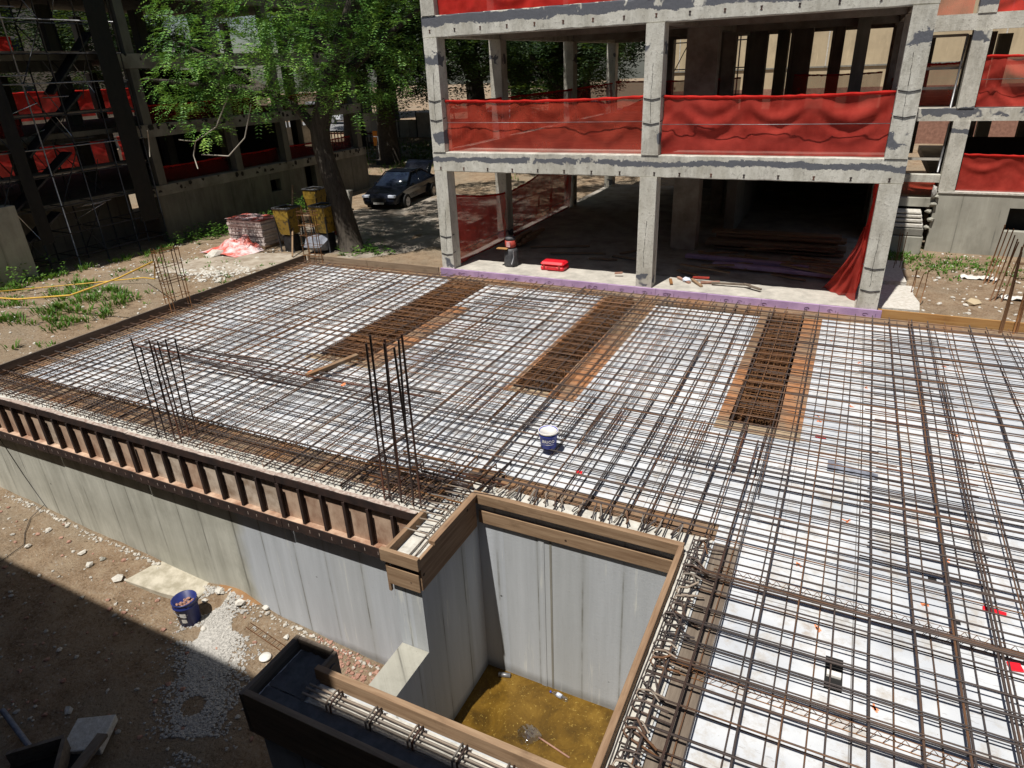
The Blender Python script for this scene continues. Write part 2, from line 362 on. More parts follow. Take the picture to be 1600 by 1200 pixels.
M['brick2'] = simple('dusty_pink_brick', (.50, .42, .39), (.68, .60, .56), 5); M['brick'] = simple('brick_clay', (.26, .13, .09), (.40, .23, .17), 6); M['pink'] = simple('pink_sheeting', (.55, .10, .07), (.75, .62, .62), 2.2, .5, .2, .01, .42, .6)
M['glass'] = simple('car_glass', (.01, .015, .03), (.02, .03, .05), 2, .06, 0); M['carblack'] = simple('black_car_paint', (.005, .006, .010), (.009, .011, .018), 2, .16, 0, spec=.45)
M['tyre'] = simple('tyre_rubber', (.012, .012, .012), (.02, .02, .02), 6); M['chrome'] = simple('bright_alloy', (.4, .4, .42), (.6, .6, .62), 6, .2, 0, metal=.8)
M['lamp'] = simple('headlamp_lens', (.45, .5, .6), (.7, .75, .85), 6, .08, 0)
M['carwhite'] = simple('white_car_paint', (.6, .62, .66), (.7, .72, .75), 2, .2, 0); M['cargrey'] = simple('silver_car_paint', (.25, .27, .3), (.33, .35, .38), 2, .2, 0)
M['cream'] = m_concrete('cream_render', (.60, .49, .32), (.44, .35, .23), 3.1, .35); M['slabpiece'] = simple('lime_stained_slab', (.30, .27, .20), (.50, .46, .37), 5, .95, .6, .01); M['redbrick'] = simple('red_brick_wall', (.20, .10, .07), (.32, .17, .12), 6)
M['asphalt'] = simple('street_asphalt', (.16, .16, .165), (.24, .24, .245), 3, .9); M['mortar_dk'] = simple('repair_mortar', (.10, .105, .115), (.18, .185, .20), 9)
M['tape'] = simple('yellow_hose', (.55, .33, .04), (.70, .45, .08), 9, .6); M['bag'] = simple('grey_sacking', (.12, .13, .16), (.26, .28, .33), 7, .7, .6, .02)
M['orange'] = simple('orange_board_sign', (.80, .25, .02), (.90, .33, .04), 3); M['spray'] = simple('orange_marking_paint', (.85, .22, .08), (.9, .32, .14), 9)
M['wire'] = simple('black_cable', (.02, .02, .02), (.04, .04, .04), 9, .5); M['pebble'] = simple('pale_gravel', (.26, .25, .23), (.52, .50, .46), 30, .95, .8, .02)
M['brown_pool'] = simple('clay_spill', (.22, .11, .045), (.30, .17, .07), 2.5, .7)
def m_water():
    n = NB('stagnant_water'); f = n.noise(2.1, 7, .7, None, .6); g = n.noise(28, 4, .7)
    c = n.ramp(f, [(.3, (.05, .028, .006)), (.5, (.12, .066, .010)), (.68, (.19, .11, .018))])
    c = n.mix(n.mask(g, .6, .72), c, (.36, .25, .06))
    return n.fin(c, .22, n.noise(7, 5), .15, .02, spec=.35)
M['water'] = m_water()
def m_clear():
    n = NB('clear_plastic'); b = n.n('ShaderNodeBsdfGlossy'); b.inputs[1].default_value = .12; b.inputs[0].default_value = (.9, .95, 1, 1)
    t = n.n('ShaderNodeBsdfTransparent'); m = n.n('ShaderNodeMixShader'); m.inputs[0].default_value = .28
    n.l(t.outputs[0], m.inputs[1]); n.l(b.outputs[0], m.inputs[2]); n.l(m.outputs[0], n.out.inputs[0]); return n.m
M['clear'] = m_clear()

# ================================================================== ground
def sm(t): t = max(0, min(1, t)); return t*t*(3-2*t)
def nz(x, y, s, a): return (mnoise.noise(Vector((x*s, y*s, 3.1))))*a
def front_z(x): return max(-3.3, min(-2.3, -2.4-(x+14.7)*.085))
def gz(x, y):
    far = -.38+max(0, min(1.0, (y-31)*.045))
    if -14.85 < x < 9.1 and y < 15.45:
        if x < -4.1 and y < 5.7:
            return front_z(x)+nz(x, y, .6, .05)+nz(x, y, 2.3, .03)+sm((y-5.15)/.5)*.05+.22*math.exp(-((x+8.2)**2/.35+(y-5.6)**2/.12))
        return -3.75
    if y < 5.62 and x < -14.8:
        t = sm(max((-15-x)/4.5, 0)); return front_z(x)*(1-t)+far*t
    h = nz(x, y, .35, .10)+nz(x, y, 1.4, .04)
    if x < -21.5 and y < 34: h *= .5
    if x > -14.86 and y < 16: h = -abs(h)*.5
    if x < -16 and y < 13: h += .12*sm((-x-16)/3)
    if -12 < x < 12 and 15 < y < 31: h = h*.6-.03
    return far+h*(1 if y < 34 else .5)
def frange(a, b, s):
    n = int(round((b-a)/s)); return [a+(b-a)*i/n for i in range(n+1)]
gx = [-150, -110, -80, -60, -48, -40, -35]+frange(-32, -15.1, .32)+[-14.87, -14.83]+frange(-14.6, -4.3, .16)+[-4.12, -4.05]+frange(-3, 8.8, 1.2)+[9.08, 9.12]+[10, 12, 15, 20, 28, 40, 60, 90, 150]
gy = [-60, -30, -12, -6, -3]+frange(-1, 5.5, .16)+[5.61, 5.68]+frange(6, 15.2, .4)+[15.43, 15.47]+frange(15.8, 32, .36)+[33, 35, 37, 39, 42, 45, 48, 50, 52, 55, 60, 68, 80, 100, 140, 200]
b = MB(); nx = len(gx)
for y in gy:
    for x in gx: b.v.append((x, y, gz(x, y)))
for j in range(len(gy)-1):
    for i in range(nx-1):
        a = j*nx+i; b.f.append((a, a+1, a+nx+1, a+nx)); b.sm.append(True)
g = b.build('ground', M['soil']); tag(g, kind='structure')
b = MB().grid(lambda u, v: (-90+u*64, 50.5+v*8+u*-2, gz(-90+u*64, 50.5+v*8)+.06), 24, 4)
o = b.build('street', M['asphalt']); tag(o, kind='structure')
# worn pale concrete apron in the left yard
def patch(name, cx, cy, rx, ry, mat, dz=.012, seed=1, n=34, rot=0, thick=0):
    rnd = random.Random(seed); b = MB(); ring = []
    for k in range(n):
        t = 6.2832*k/n; q = 1+.28*mnoise.noise(Vector((math.cos(t)*1.6+seed, math.sin(t)*1.6, seed)))+rnd.uniform(-.05, .05)
        x, y = math.cos(t)*rx*q, math.sin(t)*ry*q; ring.append((cx+x*math.cos(rot)-y*math.sin(rot), cy+x*math.sin(rot)+y*math.cos(rot)))
    rings = [[(cx+(x-cx)*f, cy+(y-cy)*f) for x, y in ring] for f in (1, .75, .5, .25)]
    b.v = [(x, y, gz(x, y)+dz*(1 if i else .3)) for i, r in enumerate(rings) for x, y in r]+[(cx, cy, gz(cx, cy)+dz)]
    for i in range(3):
        for k in range(n): b.f.append((i*n+k, i*n+(k+1) % n, (i+1)*n+(k+1) % n, (i+1)*n+k)); b.sm.append(True)
    for k in range(n): b.f.append((3*n+k, 3*n+(k+1) % n, 4*n)); b.sm.append(True)
    return b.build(name, mat)
o = patch('pavement', -17.6, 14.9, 2.6, 1.1, simple('dusty_apron', (.24, .19, .14), (.42, .37, .30), 2.5, .95, .5, .02), .03, 5, rot=.5); tag(o, kind='structure')
o = patch('yard_path', -15.3, 22.5, 4.2, 6.0, simple('worn_yard_surface', (.17, .135, .10), (.34, .30, .25), 1.6, .95, .5, .02), .03, 8); tag(o, kind='structure')

# ================================================================== basement walls and pit
W = thing('basement_wall', (-9.5, 5.8, -3.7), 'long grey poured concrete basement wall with vertical form marks that turns down into the flooded pit', 'wall')
b = MB().box(-14.84, -4.18, 5.66, 5.98, -3.7, -.13); b.build('front_wall', M['wall'], W)
MB().box(-4.18, -3.785, 4.88, 6.27, -3.7, -.13).build('pier', M['wall'], W)
MB().box(-4.18, -1.11, 6.272, 6.62, -3.7, -.13).build('pit_back_wall', M['wall'], W)
MB().box(-1.108, -.78, -.3, 6.62, -3.7, -.13).build('pit_side_wall', M['wall'], W)
MB().box(-4.18, -3.785, 3.372, 4.878, -3.7, -1.5).build('low_wall', M['wall'], W)
MB().box(-4.179, -3.786, 3.374, 4.876, -1.499, -1.494).build('low_wall_top', M['oldconc'], W)
MB().box(-4.18, -3.785, 2.73, 3.37, -3.7, -.13).build('front_pier', M['wall'], W)
MB().box(-3.783, -1.11, 2.73, 3.13, -3.7, -.13).build('pit_front_wall', M['wall'], W)
MB().box(-2.90, -2.82, 6.262, 6.2718, -3.6, -.45).build('joint_strip', M['wall'], W)
MB().box(-2.745, -2.715, 6.266, 6.2718, -3.6, -.45).build('joint_strip', M['shade_conc'], W)
MB().box(-14.845, -4.3, 5.632, 5.66, -3.7, -.86).build('facing', M['wall'], W)
# white roughcast tops
for (x0, x1, y0, y1) in ((-4.13, -3.82, 4.93, 6.27), (-4.13, -.80, 6.3, 6.60), (-1.07, -.80, -.3, 6.27), (-3.7, -1.14, 2.91, 3.1), (-14.8, -4.2, 5.69, 5.96)):
    MB().grid(lambda u, v: (x0+(x1-x0)*u, y0+(y1-y0)*v, -.115+random.uniform(0, .018)), max(2, int((x1-x0)/.08)), max(2, int((y1-y0)/.08)), False).build('wall_top', M['wall_top'], W)
MB().grid(lambda u, v: (-4.15+3.0*u, 2.74+.16*v, -.112+.03*abs(mnoise.noise(Vector((u*14, v*3, 1))))), 60, 5).build('membrane', M['dkgrey'], W)  # dark sheet painting the building's shade onto the front form top
MB().grid(lambda u, v: (-4.15+.42*u, 2.905+.45*v, -.112+.04*abs(mnoise.noise(Vector((u*5, v*6, 2))))), 14, 14).build('membrane', M['dkgrey'], W)  # same painted shade over the end pier
b = MB().grid(lambda u, v: (-3.79+u*2.69, 3.1+v*3.2, -3.13+.003*math.sin(u*9+v*13)), 14, 14)
o = b.build('water', M['water']); tag(o, kind='structure')
MB().box(-3.8, -1.1, 3.1, 6.3, -3.76, -3.6).build('pit_floor', M['shade_conc'], W)

# ================================================================== formwork deck: white boards, plywood strips, beam troughs
D = thing('slab_formwork', (-4, 10, -.3), 'wide deck of white foam boards and brown plywood strips lying under the rebar mesh', 'formwork deck')
ZE = -.145
T = ((-9.22, -8.12, 9.55, 14.9), (-4.85, -4.14, 9.6, 14.9), (-1.14, -.44, 9.7, 14.9))
def panel(x0, x1, y0, y1, mat='eps', name='insulation_panel', z=ZE, th=.08, lb=None): return MB().box(x0, x1, y0, y1, z-th, z).build(name, M[mat], D, lb)
panel(-14.2, -9.42, 6.5, 15.0); panel(-9.418, -9.226, 9.542, 14.9); panel(-7.62, -4.96, 9.3, 14.9); panel(-8.115, -7.622, 13.102, 14.9)
panel(-9.418, -5.0, 6.5, 9.298); panel(-4.998, -4.202, 6.5, 6.978); panel(-5.0, -4.2, 5.99, 6.498, 'ply', 'plywood_strip') if False else None; panel(-4.998, -1.32, 6.98, 9.4); panel(-3.62, -1.32, 9.402, 14.7)
panel(-.788, -.081, 6.622, 6.978); panel(-.08, 9.0, 6.62, 14.95); panel(-1.318, -.082, 6.98, 9.4); panel(-.5, 9.0, -.4, 6.618)
panel(-14.55, -14.202, 5.99, 15.25, 'ply', 'plywood_strip'); panel(-14.2, -4.2, 5.99, 6.498, 'ply', 'plywood_strip'); panel(-4.2, -.79, 6.63, 6.978, 'ply', 'plywood_strip')
panel(-14.2, -9.42, 15.002, 15.25, 'ply', 'plywood_strip'); panel(-9.418, 9.0, 14.952, 15.44, 'ply', 'plywood_strip'); panel(-9.418, -7.622, 9.3, 9.54, 'ply_pale', 'plywood_strip')
panel(-8.115, -7.622, 9.542, 13.1, 'ply_orange', 'plywood_strip', lb='orange stained plywood strip')
panel(-4.958, -4.855, 9.402, 14.9, 'ply_orange', 'plywood_strip'); panel(-4.135, -3.622, 9.402, 12.6, 'ply_orange', 'plywood_strip'); panel(-4.135, -3.622, 12.602, 14.9, 'ply', 'plywood_strip')
panel(-1.318, -1.145, 9.66, 12.4, 'ply_orange', 'plywood_strip', lb='bright orange stained plywood strip'); panel(-1.318, -1.145, 12.402, 14.9, 'ply', 'plywood_strip')
panel(-.435, -.082, 9.66, 14.9, 'ply_orange', 'plywood_strip'); panel(-1.318, -.082, 9.402, 9.658, 'ply_pale', 'plywood_strip')
panel(-.775, -.502, -.4, 6.62, 'wood_grey', 'plywood_strip'); panel(-4.853, -4.137, 9.402, 9.59, 'ply_pale', 'plywood_strip')
for (x0, x1, y0, y1) in T:
    MB().box(x0, x1, y0, y1, -.80, -.74).build('trough_bottom', M['ply_orange'], D)
    for a_ in ((x0-.025, x0, y0, y1), (x1, x1+.025, y0, y1), (x0, x1, y0-.025, y0)): MB().box(*a_, -.8, ZE-.083).build('trough_side', M['ply'], D)
MB().box(-14.8, -4.2, 5.99, 15.4, -1.0, -.9).build('deck_soffit', M['black'], D)
MB().box(-4.199, 9, 6.64, 15.4, -1.0, -.9).build('deck_soffit', M['black'], D)
MB().box(-.775, 9, -.4, 6.638, -1.0, -.9).build('deck_soffit', M['black'], D)
# dark box-outs and holes through the boards
for (x, y, wx, wy, nm) in ((.56, 5.15, .075, .20, 'service_opening'), (1.72, 4.55, .05, .045, 'service_opening'), (1.62, 6.3, .035, .03, 'service_opening'), (1.45, 6.9, .04, .03, 'service_opening')):
    h = MB().box(x-wx/1, x+wx, y-wy/1, y+wy, ZE+.001, ZE+.004).build(nm, M['black'], D)
MB().box(.50, .62, 5.10, 5.16, ZE+.004, ZE+.03).build('foam_offcut', M['white'], D)
# orange spray marks on the boards
for k in range(16):
    x, y = random.uniform(-.4, 2.4), random.uniform(3.4, 14); b = MB()
    for _ in range(3):
        t = random.random()*3; p = Vector((x+random.uniform(-.02, .02), y+random.uniform(-.02, .02), ZE+.004)); d = Vector((math.cos(t), math.sin(t), 0))*.035; e = Vector((-d.y, d.x, 0))*.25
        b.quad(p-d-e, p+d-e, p+d+e, p-d+e)
    b.build('spray_mark', M['spray'], D)

# edge boards
def tb(name, args, mat, label, cat='form board', group=None, bevel=.004):
    o = MB().box(*args).build(name, M[mat], None, None, bevel); return tag(o, label, cat, group)
for k, (y0, y1, nm) in enumerate(((5.7, 9.0, 'grey edge board on the left side of the deck nearest the steel forms'), (9.005, 12.4, 'grey edge board beside the banded starter bars on the left of the deck'), (12.405, 15.46, 'grey edge board running to the back left corner of the deck'))):
    tb('edge_board', (-14.60-.006*k, -14.555-.006*k, y0 if k else 5.62, y1 if k < 2 else 15.26, -.32, .08+.004*k), 'wood_grey', nm)
for k, (x0, x1, nm) in enumerate(((-14.7, -12.3, 'pale weathered board at the back edge of the deck behind the tree shade'), (-12.295, -9.86, 'pale weathered board at the back edge of the deck ending at the concrete column'))):
    tb('edge_board', (x0 if k else -14.55, x1, 15.26+.006*k, 15.305+.006*k, -.34, .08), 'wood_greyX', nm)
tb('edge_board', (.95, 5.1, 15.48, 15.53, -.26, .03), 'wood_orange', 'orange brown board along the back edge of the deck right of the purple foam')
tb('edge_board', (5.105, 9.1, 15.49, 15.54, -.26, .03), 'wood_orange', 'orange brown edge board at the far right end of the deck')
pf = thing('foam_edge_strip', (-4.4, 15.45, -.2), 'long purple foam strip with printed marks along the foot of the concrete columns', 'foam strip')
for k in range(9):
    x0 = -9.9+k*1.215; MB().box(x0, x0+1.208, 15.425+.002*(k % 2), 15.49, -.225, .012+.002*(k % 2)).build('foam_board', M['purple'], pf)
    for q in range(5):
        x = x0+random.uniform(.05, 1.15); h = random.uniform(.02, .06); z = -.09
        b = MB()
        if q < 3: b.box(x, x+.008, 15.42, 15.4235, z-h, z+h*.6)
        else: b.tube([(x+.05*math.cos(t), 15.421, z+.03*math.sin(t)) for t in (0, .8, 1.6, 2.4, 3.1, 4, 5)], .004, 4, False)
        b.build('printed_mark', M['ink'], pf)

# wooden box form at the pit corner
tb('pit_form_board', (-4.225, -4.165, 4.86, 5.68, -.20, .0), 'woodY', 'short timber board on the left side of the corner box where the steel forms end')
tb('pit_form_board', (-4.26, -3.73, 4.80, 4.856, -.15, .02), 'woodX', 'small upper timber board across the end of the corner box')
tb('pit_form_board', (-4.21, -3.762, 4.83, 4.858, -.50, -.24), 'woodX', 'lower timber board on the end of the corner box below a dark gap')
tb('pit_form_board', (-4.224, -4.185, 4.832, 4.87, -.62, -.205), 'woodY', 'narrow upright timber batten at the left corner of the box form')
tb('pit_form_board', (-3.782, -3.74, 4.858, 6.18, -.48, -.03), 'woodY', 'deep timber board down the left side of the pit')
tb('pit_form_board', (-3.80, -3.715, 5.15, 6.2, -.028, .03), 'woodY', 'narrow timber capping board on top of the left pit edge')
tb('pit_form_board', (-3.79, -1.06, 6.188, 6.262, -.12, .03), 'woodX', 'upper timber board across the back of the pit')
tb('pit_form_board', (-3.74, -1.11, 6.232, 6.266, -.45, -.255), 'woodX', 'lower timber board across the back of the pit below the dark gap')
tb('pit_form_board', (-1.112, -1.05, 2.6, 6.184, -.16, .03), 'woodY', 'long timber board down the right side of the pit beside the hooked bars')
# lower form in front of the pit
tb('pit_form_board', (-3.78, -.9, 3.135, 3.195, -.26, .03), 'woodX', 'sunlit timber board with a pale top edge along the front of the pit')
tb('pit_form_board', (-4.20, -.9, 2.66, 2.72, -.5, .02), 'wood_greyX', 'shaded outer board along the front of the pit nearest the camera')
tb('pit_form_board', (-4.25, -4.202, 2.66, 3.42, -.5, .0), 'wood_grey', 'dark shaded end board at the left of the front form')
tb('pit_form_board', (-4.2, -3.785, 3.378, 3.42, -.5, .0), 'wood_grey', 'dark short board closing the back of the front form')
tb('pit_form_board', (-3.783, -3.745, 3.2, 3.42, -.42, -.02), 'wood_grey', 'stub board at the inner corner of the front form')
c = thing('beam_cage', (-2.4, 2.95, -.11), 'pale mortar splashed bars with tied hoops in the form fronting the pit', 'rebar cage')
for k, y in enumerate((2.93, 2.98, 3.03)): MB().tube(wob((-3.75, y, -.045), (-.95, y, -.05), 8, .006), .013, 6).build('bar', M['rebar_pale'], c)
for k in range(6):
    x = -3.45+k*.43
    for e in (0, .045): MB().tube([(x+e, 2.9, -.10), (x+e, 2.9, -.02), (x+e+.01, 2.93, .02), (x+e+.015, 3.02, .02), (x+e, 3.07, -.02), (x+e, 3.07, -.11)], .010, 5).build('hoop', M['rebar_dark'] if e else M['rebar_pale'], c)

# steel edge forms
SD = (('orange stained', 'form_plate'), ('mixed pale and orange', 'form_plate2'), ('scratched pale', 'form_plate2'), ('orange brown', 'form_plate'))
OR = ('nearest the wooden corner box', 'longest one, second from the corner', 'third from the wooden corner box', 'leftmost in the photo')
xe = -4.24
for k, nb in enumerate((6, 8, 6, 7)):
    x1 = xe; x0 = x1-.39*nb+.006; xe = x0-.006; zt = -.0-.004*(k % 2); zb = -.84-.004*(k % 2); yy = 5.50-.006*(k % 2)
    f = thing('steel_form_panel', (x0+.75, 5.55, zb), 'ribbed steel edge form with %s plates, %s' % (SD[k][0], OR[k]), 'steel form', 'steel edge forms along the front of the deck')
    b = MB().box(x0, x1, yy+.04, yy+.094, zt-.006, zt); b.box(x0, x1, yy+.036, yy+.04, zt-.115, zt-.001); b.build('top_flange', M['steel_rust'], f)
    b = MB().box(x0, x1, yy-.005, yy+.094, zb+.13, zb+.137); b.box(x0, x1, yy-.012, yy-.005, zb-.02, zb+.137); b.build('bottom_flange', M['steel_rust'], f)
    MB().box(x0, x1, yy+.0, yy+.09, zb+.138, zb+.141).build('dusty_ledge', M['form_plate'], f)
    for q in range(nb):
        x = x0+.02+q*.39; big = q == 0
        b = MB().box(x, x+.008, yy+.02, yy+.088, zb+.142, zt-.115)
        b.box(x-.02, x+(.045 if big else .024), yy+.012, yy+.02, zb+.142, zt-.115); b.build('rib', M['steel_rust'], f)
        MB().box(x+.01, x+.385, yy+.09+.002*(q % 2), yy+.105, zb+.142, zt-.01).build('face_plate', M[random.choice(('form_plate', 'form_plate2')) if k else SD[k][1]], f)
        for e in (.10, .27): MB().box(x+e, x+e+.010, yy-.0145, yy-.0125, zb+.035, zb+.085).build('slot', M['form_pale'], f)
    MB().grid(lambda u, v: (x0+(x1-x0)*u, yy+.041+v*(.075+.05*mnoise.noise(Vector((x0+u*4, 0, 0)))), zt+.003+random.uniform(0, .010)), 40, 2, False).build('mortar_crust', M['form_pale'], f)

# ================================================================== rebar mats
def rebar_mat(name, label, bars, mat, z):
    t = thing(name, (-3, 9, z), label, 'rebar mat'); bars.sort(key=lambda q: q[2]); rest = MB()
    for i, (pts, r, d) in enumerate(bars):
        if i < 99: MB().tube(pts, r, 5).build('bar', mat, t)
        else: rest.tube(pts, r, 4)
    if len(bars) > 99: o = rest.build('bars', mat, t); o['kind'] = 'stuff'
    return t
def xbar(y, z, r, x0=None, x1=7.5, skew=.0):
    if x0 is None: x0 = -14.5 if y > 5.95 else -1.0
    if y < 6.64 and x0 < -1.02 and y > 5.7: x1 = -3.9
    n = max(3, int((x1-x0)/1.6)); p = wob((x0, y+skew, z), (x1, y-skew, z), n, .011)
    cx = max(x0, min(x1, 0)); return (p, r, math.hypot(cx, y)-r*60)
def ybar(x, z, r, y0=None, y1=15.22, skew=.0):
    if x < -9.8: y1 = min(y1, 15.05)
    if y0 is None: y0 = 5.72 if x < -3.75 else (6.35 if x < -1.0 else 1.2)
    n = max(3, int((y1-y0)/1.4)); p = wob((x+skew, y0, z), (x-skew, y1, z), n, .011)
    return (p, r, math.hypot(x, y0)-r*60)
up, lo = [], []
y = 2.6
while y < 15.05:
    up.append(xbar(y, -.022, .0125 if random.random() < .45 else .009, skew=random.uniform(-.03, .03)))
    if 5.8 < y < 6.6:
        up.append(xbar(y+.02, -.02, .009, -1.0))
    if random.random() < .22: up.append(xbar(y+.03, -.022, .008, random.choice((-1, -6, -12)) if y > 6.6 else -1, random.choice((7.5, 2.5, -2)) if y > 6.6 else 7.5))
    y += random.uniform(.22, .30)
x = -14.35
while x < 7.4:
    r = .0120 if random.random() < .45 else .0085
    up.append(ybar(x, -.040, r, skew=random.uniform(-.04, .04)))
    if random.random() < .45:
        a = random.uniform(6.6, 11); up.append(ybar(x+.035, -.038, r, None if random.random() < .5 else a, 15.22 if random.random() < .6 else a+random.uniform(1.5, 4)))
    x += random.uniform(.29, .37) if x > -1 else random.uniform(.22, .32)
y = 2.75
while y < 15.05:
    lo.append(xbar(y, -.108, .0078, skew=random.uniform(-.05, .05)))
    if y > 7 and random.random() < .4:
        a = random.uniform(-14, 1); lo.append(xbar(y+random.uniform(.05, .12), -.1, .0075, a, a+random.uniform(1.6, 6)))
    y += random.uniform(.20, .30) if y < 6.6 else random.uniform(.21, .30)
x = -14.42
while x < 7.4:
    lo.append(ybar(x, -.124, .0078, skew=random.uniform(-.05, .05)))
    x += random.uniform(.26, .36) if x > -1 else random.uniform(.17, .27)
rebar_mat('rebar_mat', 'upper layer of crossed steel bars tied over the whole white foam deck', up, M['rebar'], -.03)
rebar_mat('rebar_mat', 'lower layer of thinner crossed bars lying just above the white foam boards', lo, M['rebar'], -.12)
# splice bars in the middle of the deck: short heavy bars on top
t = thing('splice_bars', (1.0, 9.2, -.06), 'short heavy dark lap bars side by side across the mesh beside the third trench', 'rebar')
for k in range(26):
    y = 6.9+k*.29; x = .85+random.uniform(-.15, .1); MB().tube(wob((x, y, -.058), (x+1.15, y-.01, -.06), 3, .006), .009, 5).build('bar', M['rebar_dark'], t)
t = thing('splice_bars', (-1.8, 9, -.06), 'short doubled lap bars running away from the camera between second and third trench', 'rebar')
for k in range(16):
    x = -5.2+k*.31; y = 8.1+random.uniform(-.1, .1)
    for e in (0,) if k % 2 else (0, .03): MB().tube(wob((x+e, y, -.055), (x+e, y+random.uniform(1.0, 1.7), -.055), 3, .006), .009, 5).build('bar', M['rebar_dark'], t)
t = thing('splice_bars', (-6.6, 10.6, -.06), 'short lap bars spaced across the mesh right of the first trench', 'rebar')
for k in range(15): y = 9.6+k*.31; x = -7.6+random.uniform(-.2, .1); MB().tube(wob((x, y, -.055), (x+1.7, y, -.055), 3, .006), .011, 5).build('bar', M['rebar_dark'], t)

# trench cages
TL = ('wide rusty beam cage in the leftmost trench of the deck', 'rusty beam cage in the middle trench of the deck', 'rusty orange brown beam cage in the right trench of the deck')
for k, (x0, x1, y0, y1) in enumerate(T):
    c = thing('beam_cage', ((x0+x1)/2, (y0+y1)/2, -.7), TL[k], 'rebar cage', 'beam cages set in the trenches'); n = int((y1-y0)/(.075 if k else .075)); a, e = x0+.05, x1-.05; zt, zb = -.075, -.66; extra = MB()
    for q in range(n):
        y = y0+.06+q*(y1-y0-.1)/n; dy = random.uniform(-.03, .03)
        P = [(a, y, zb), (a, y+dy, zt), (e, y+dy, zt+random.uniform(-.01, .01)), (e, y, zb)]
        MB().tube(P, .008, 4, closed=True).build('stirrup', M['rebar_rust'], c)
        w_ = (e-a)
        for u in (.27, .5, .73): extra.tube([(a+w_*u+random.uniform(-.03, .03), y+.03, zt-.02), (a+w_*u+random.uniform(-.05, .05), y+.03+dy, zb)], .007, 4)
        extra.tube([(a, y+.035, zt-.12+random.uniform(-.03, .03)), (e, y+.035, zt-.1)], .007, 4)
    extra.build('cross_ties', M['rebar_rust'], c)['kind'] = 'stuff'
    for q in range(9 if k == 0 else 6):
        x = a+.03+(e-a-.06)*q/(8 if k == 0 else 5)
        for z in (zt-.02, -.33, zb+.02): MB().tube(wob((x, y0+.03, z), (x, y1, z), 4, .008), .010, 5).build('main_bar', M['rebar_rust'], c)
# front edge beam cage near corner (tangle of stirrups)
c = thing('beam_cage', (-9, 6.15, -.12), 'tangled rusty edge cage of close stirrups right behind the steel forms', 'rebar cage')
for q in range(86):
    x = -14.4+q*.119; dx = random.uniform(-.05, .05); MB().tube([(x, 5.76, -.105), (x+dx, 5.76, -.012), (x+dx, 6.42+random.uniform(-.1, .1), -.012), (x, 6.42, -.11)], .0075, 4).build('stirrup', M['rebar'], c)
for y, z in ((5.78, -.02), (5.9, -.03), (6.05, -.02), (6.2, -.02), (6.4, -.03)): MB().tube(wob((-14.6, y, z), (-4.0, y, z), 12, .01), .010, 5).build('main_bar', M['rebar_dark'], c)
c = thing('bar_tangle', (-4.1, 6.3, -.1), 'dense knot of rusty bars at the inside corner between steel forms and pit', 'rebar')
for q in range(34):
    x, y = random.uniform(-5.6, -3.7), random.uniform(5.9, 6.8); t_ = random.choice((0, 1.57, .1, 1.45)); d = Vector((math.cos(t_), math.sin(t_), random.uniform(-.02, .02)))*random.uniform(.2, .55)
    p = Vector((x, y, random.uniform(-.03, .03))); MB().tube([p-d, p+d, p+d+Vector((0, 0, -.08))], .011, 5).build('bar', random.choice((M['rebar_dark'], M['rebar_rust'])), c)
# hooked bar ends round the pit
hk = thing('hooked_bars', (-.95, 4.4, -.1), 'row of pale bent hooked bar ends along the right edge of the pit', 'rebar')
for q in range(24):
    y = 2.75+q*.155+random.uniform(-.04, .04); a_ = random.uniform(-.10, .10); L = random.uniform(.18, .34); z = random.uniform(-.01, .02); dx = random.uniform(0, .05); r_ = random.uniform(.009, .013)
    MB().tube([(-.98+L, y+a_, -.08), (-.99+dx, y, -.055+z), (-1.02+dx, y+.01, -.02+z), (-1.0+dx, y+.03, .015+z), (-.92+dx, y+.05, .02+z), (-.98+L*random.uniform(.5, .9), y+.06+a_*1.5, random.uniform(-.05, .0))], r_, 6).build('hook', random.choice((M['rebar_pale'], M['rebar_pale'], M['rebar'], M['rebar'])), hk)
    if q % 2: MB().tube([(-.95+dx, y+.07, -.09), (-.93+dx, y+.06, .0), (-.86, y+.03, .03), (-.80, y+random.uniform(-.08, .1), -.05)], .009, 5).build('hook', random.choice((M['rebar_pale'], M['rebar'])), hk)
hk = thing('hooked_bars', (-2.4, 6.5, -.1), 'row of pale bent bar ends along the back edge of the pit', 'rebar')
for q in range(22):
    x = -3.7+q*.12+random.uniform(-.05, .05); e_ = random.uniform(-.09, .09); y_ = random.uniform(-.03, .04); MB().tube([(x+e_, 6.7, -.05), (x, 6.42+y_, -.06), (x, 6.38+y_, -.02), (x+.02, 6.41+y_, .01), (x+.02+e_, random.uniform(6.5, 6.62), .0)], random.uniform(.007, .011), 5).build('hook', M['rebar_pale'] if q % 2 else M['rebar'], hk)
for (x, nm) in ((-.93, 'thin steel bars lying lengthways over the white wall top right of the pit'),):
    t = thing('edge_bars', (x, 4.5, -.05), nm, 'rebar')
    for e, r in ((0, .011), (.09, .009), (-.07, .008)): MB().tube(wob((x+e, 2.4, -.02), (x+e, 6.5, -.02), 5, .012), r, 5).build('bar', M['rebar'], t)
t = thing('edge_bars', (-.64, 4.5, -.03), 'thick dark bar running along the plywood strip right of the pit', 'rebar')
MB().tube(wob((-.64, 2.2, -.02), (-.62, 9, -.02), 6, .008), .012, 6).build('bar', M['rebar_dark'], t)
t = thing('edge_bars', (-4, 5.4, -.1), 'two pale bars lying in the wooden corner box', 'rebar')
for x in (-3.95, -3.88): MB().tube(wob((x, 4.95, -.09), (x, 6.2, -.07), 3, .006), .009, 5).build('bar', M['rebar_pale'], t)
for q in range(9):
    y = 5.25+q*.125; MB().tube([(-3.84, y, -.08), (-3.86, y, -.0), (-3.9, y, .02), (-4.2+random.uniform(-.2, .1), y+random.uniform(-.03, .03), -.01)], .010, 5).build('hook', M['rebar_pale'], t)
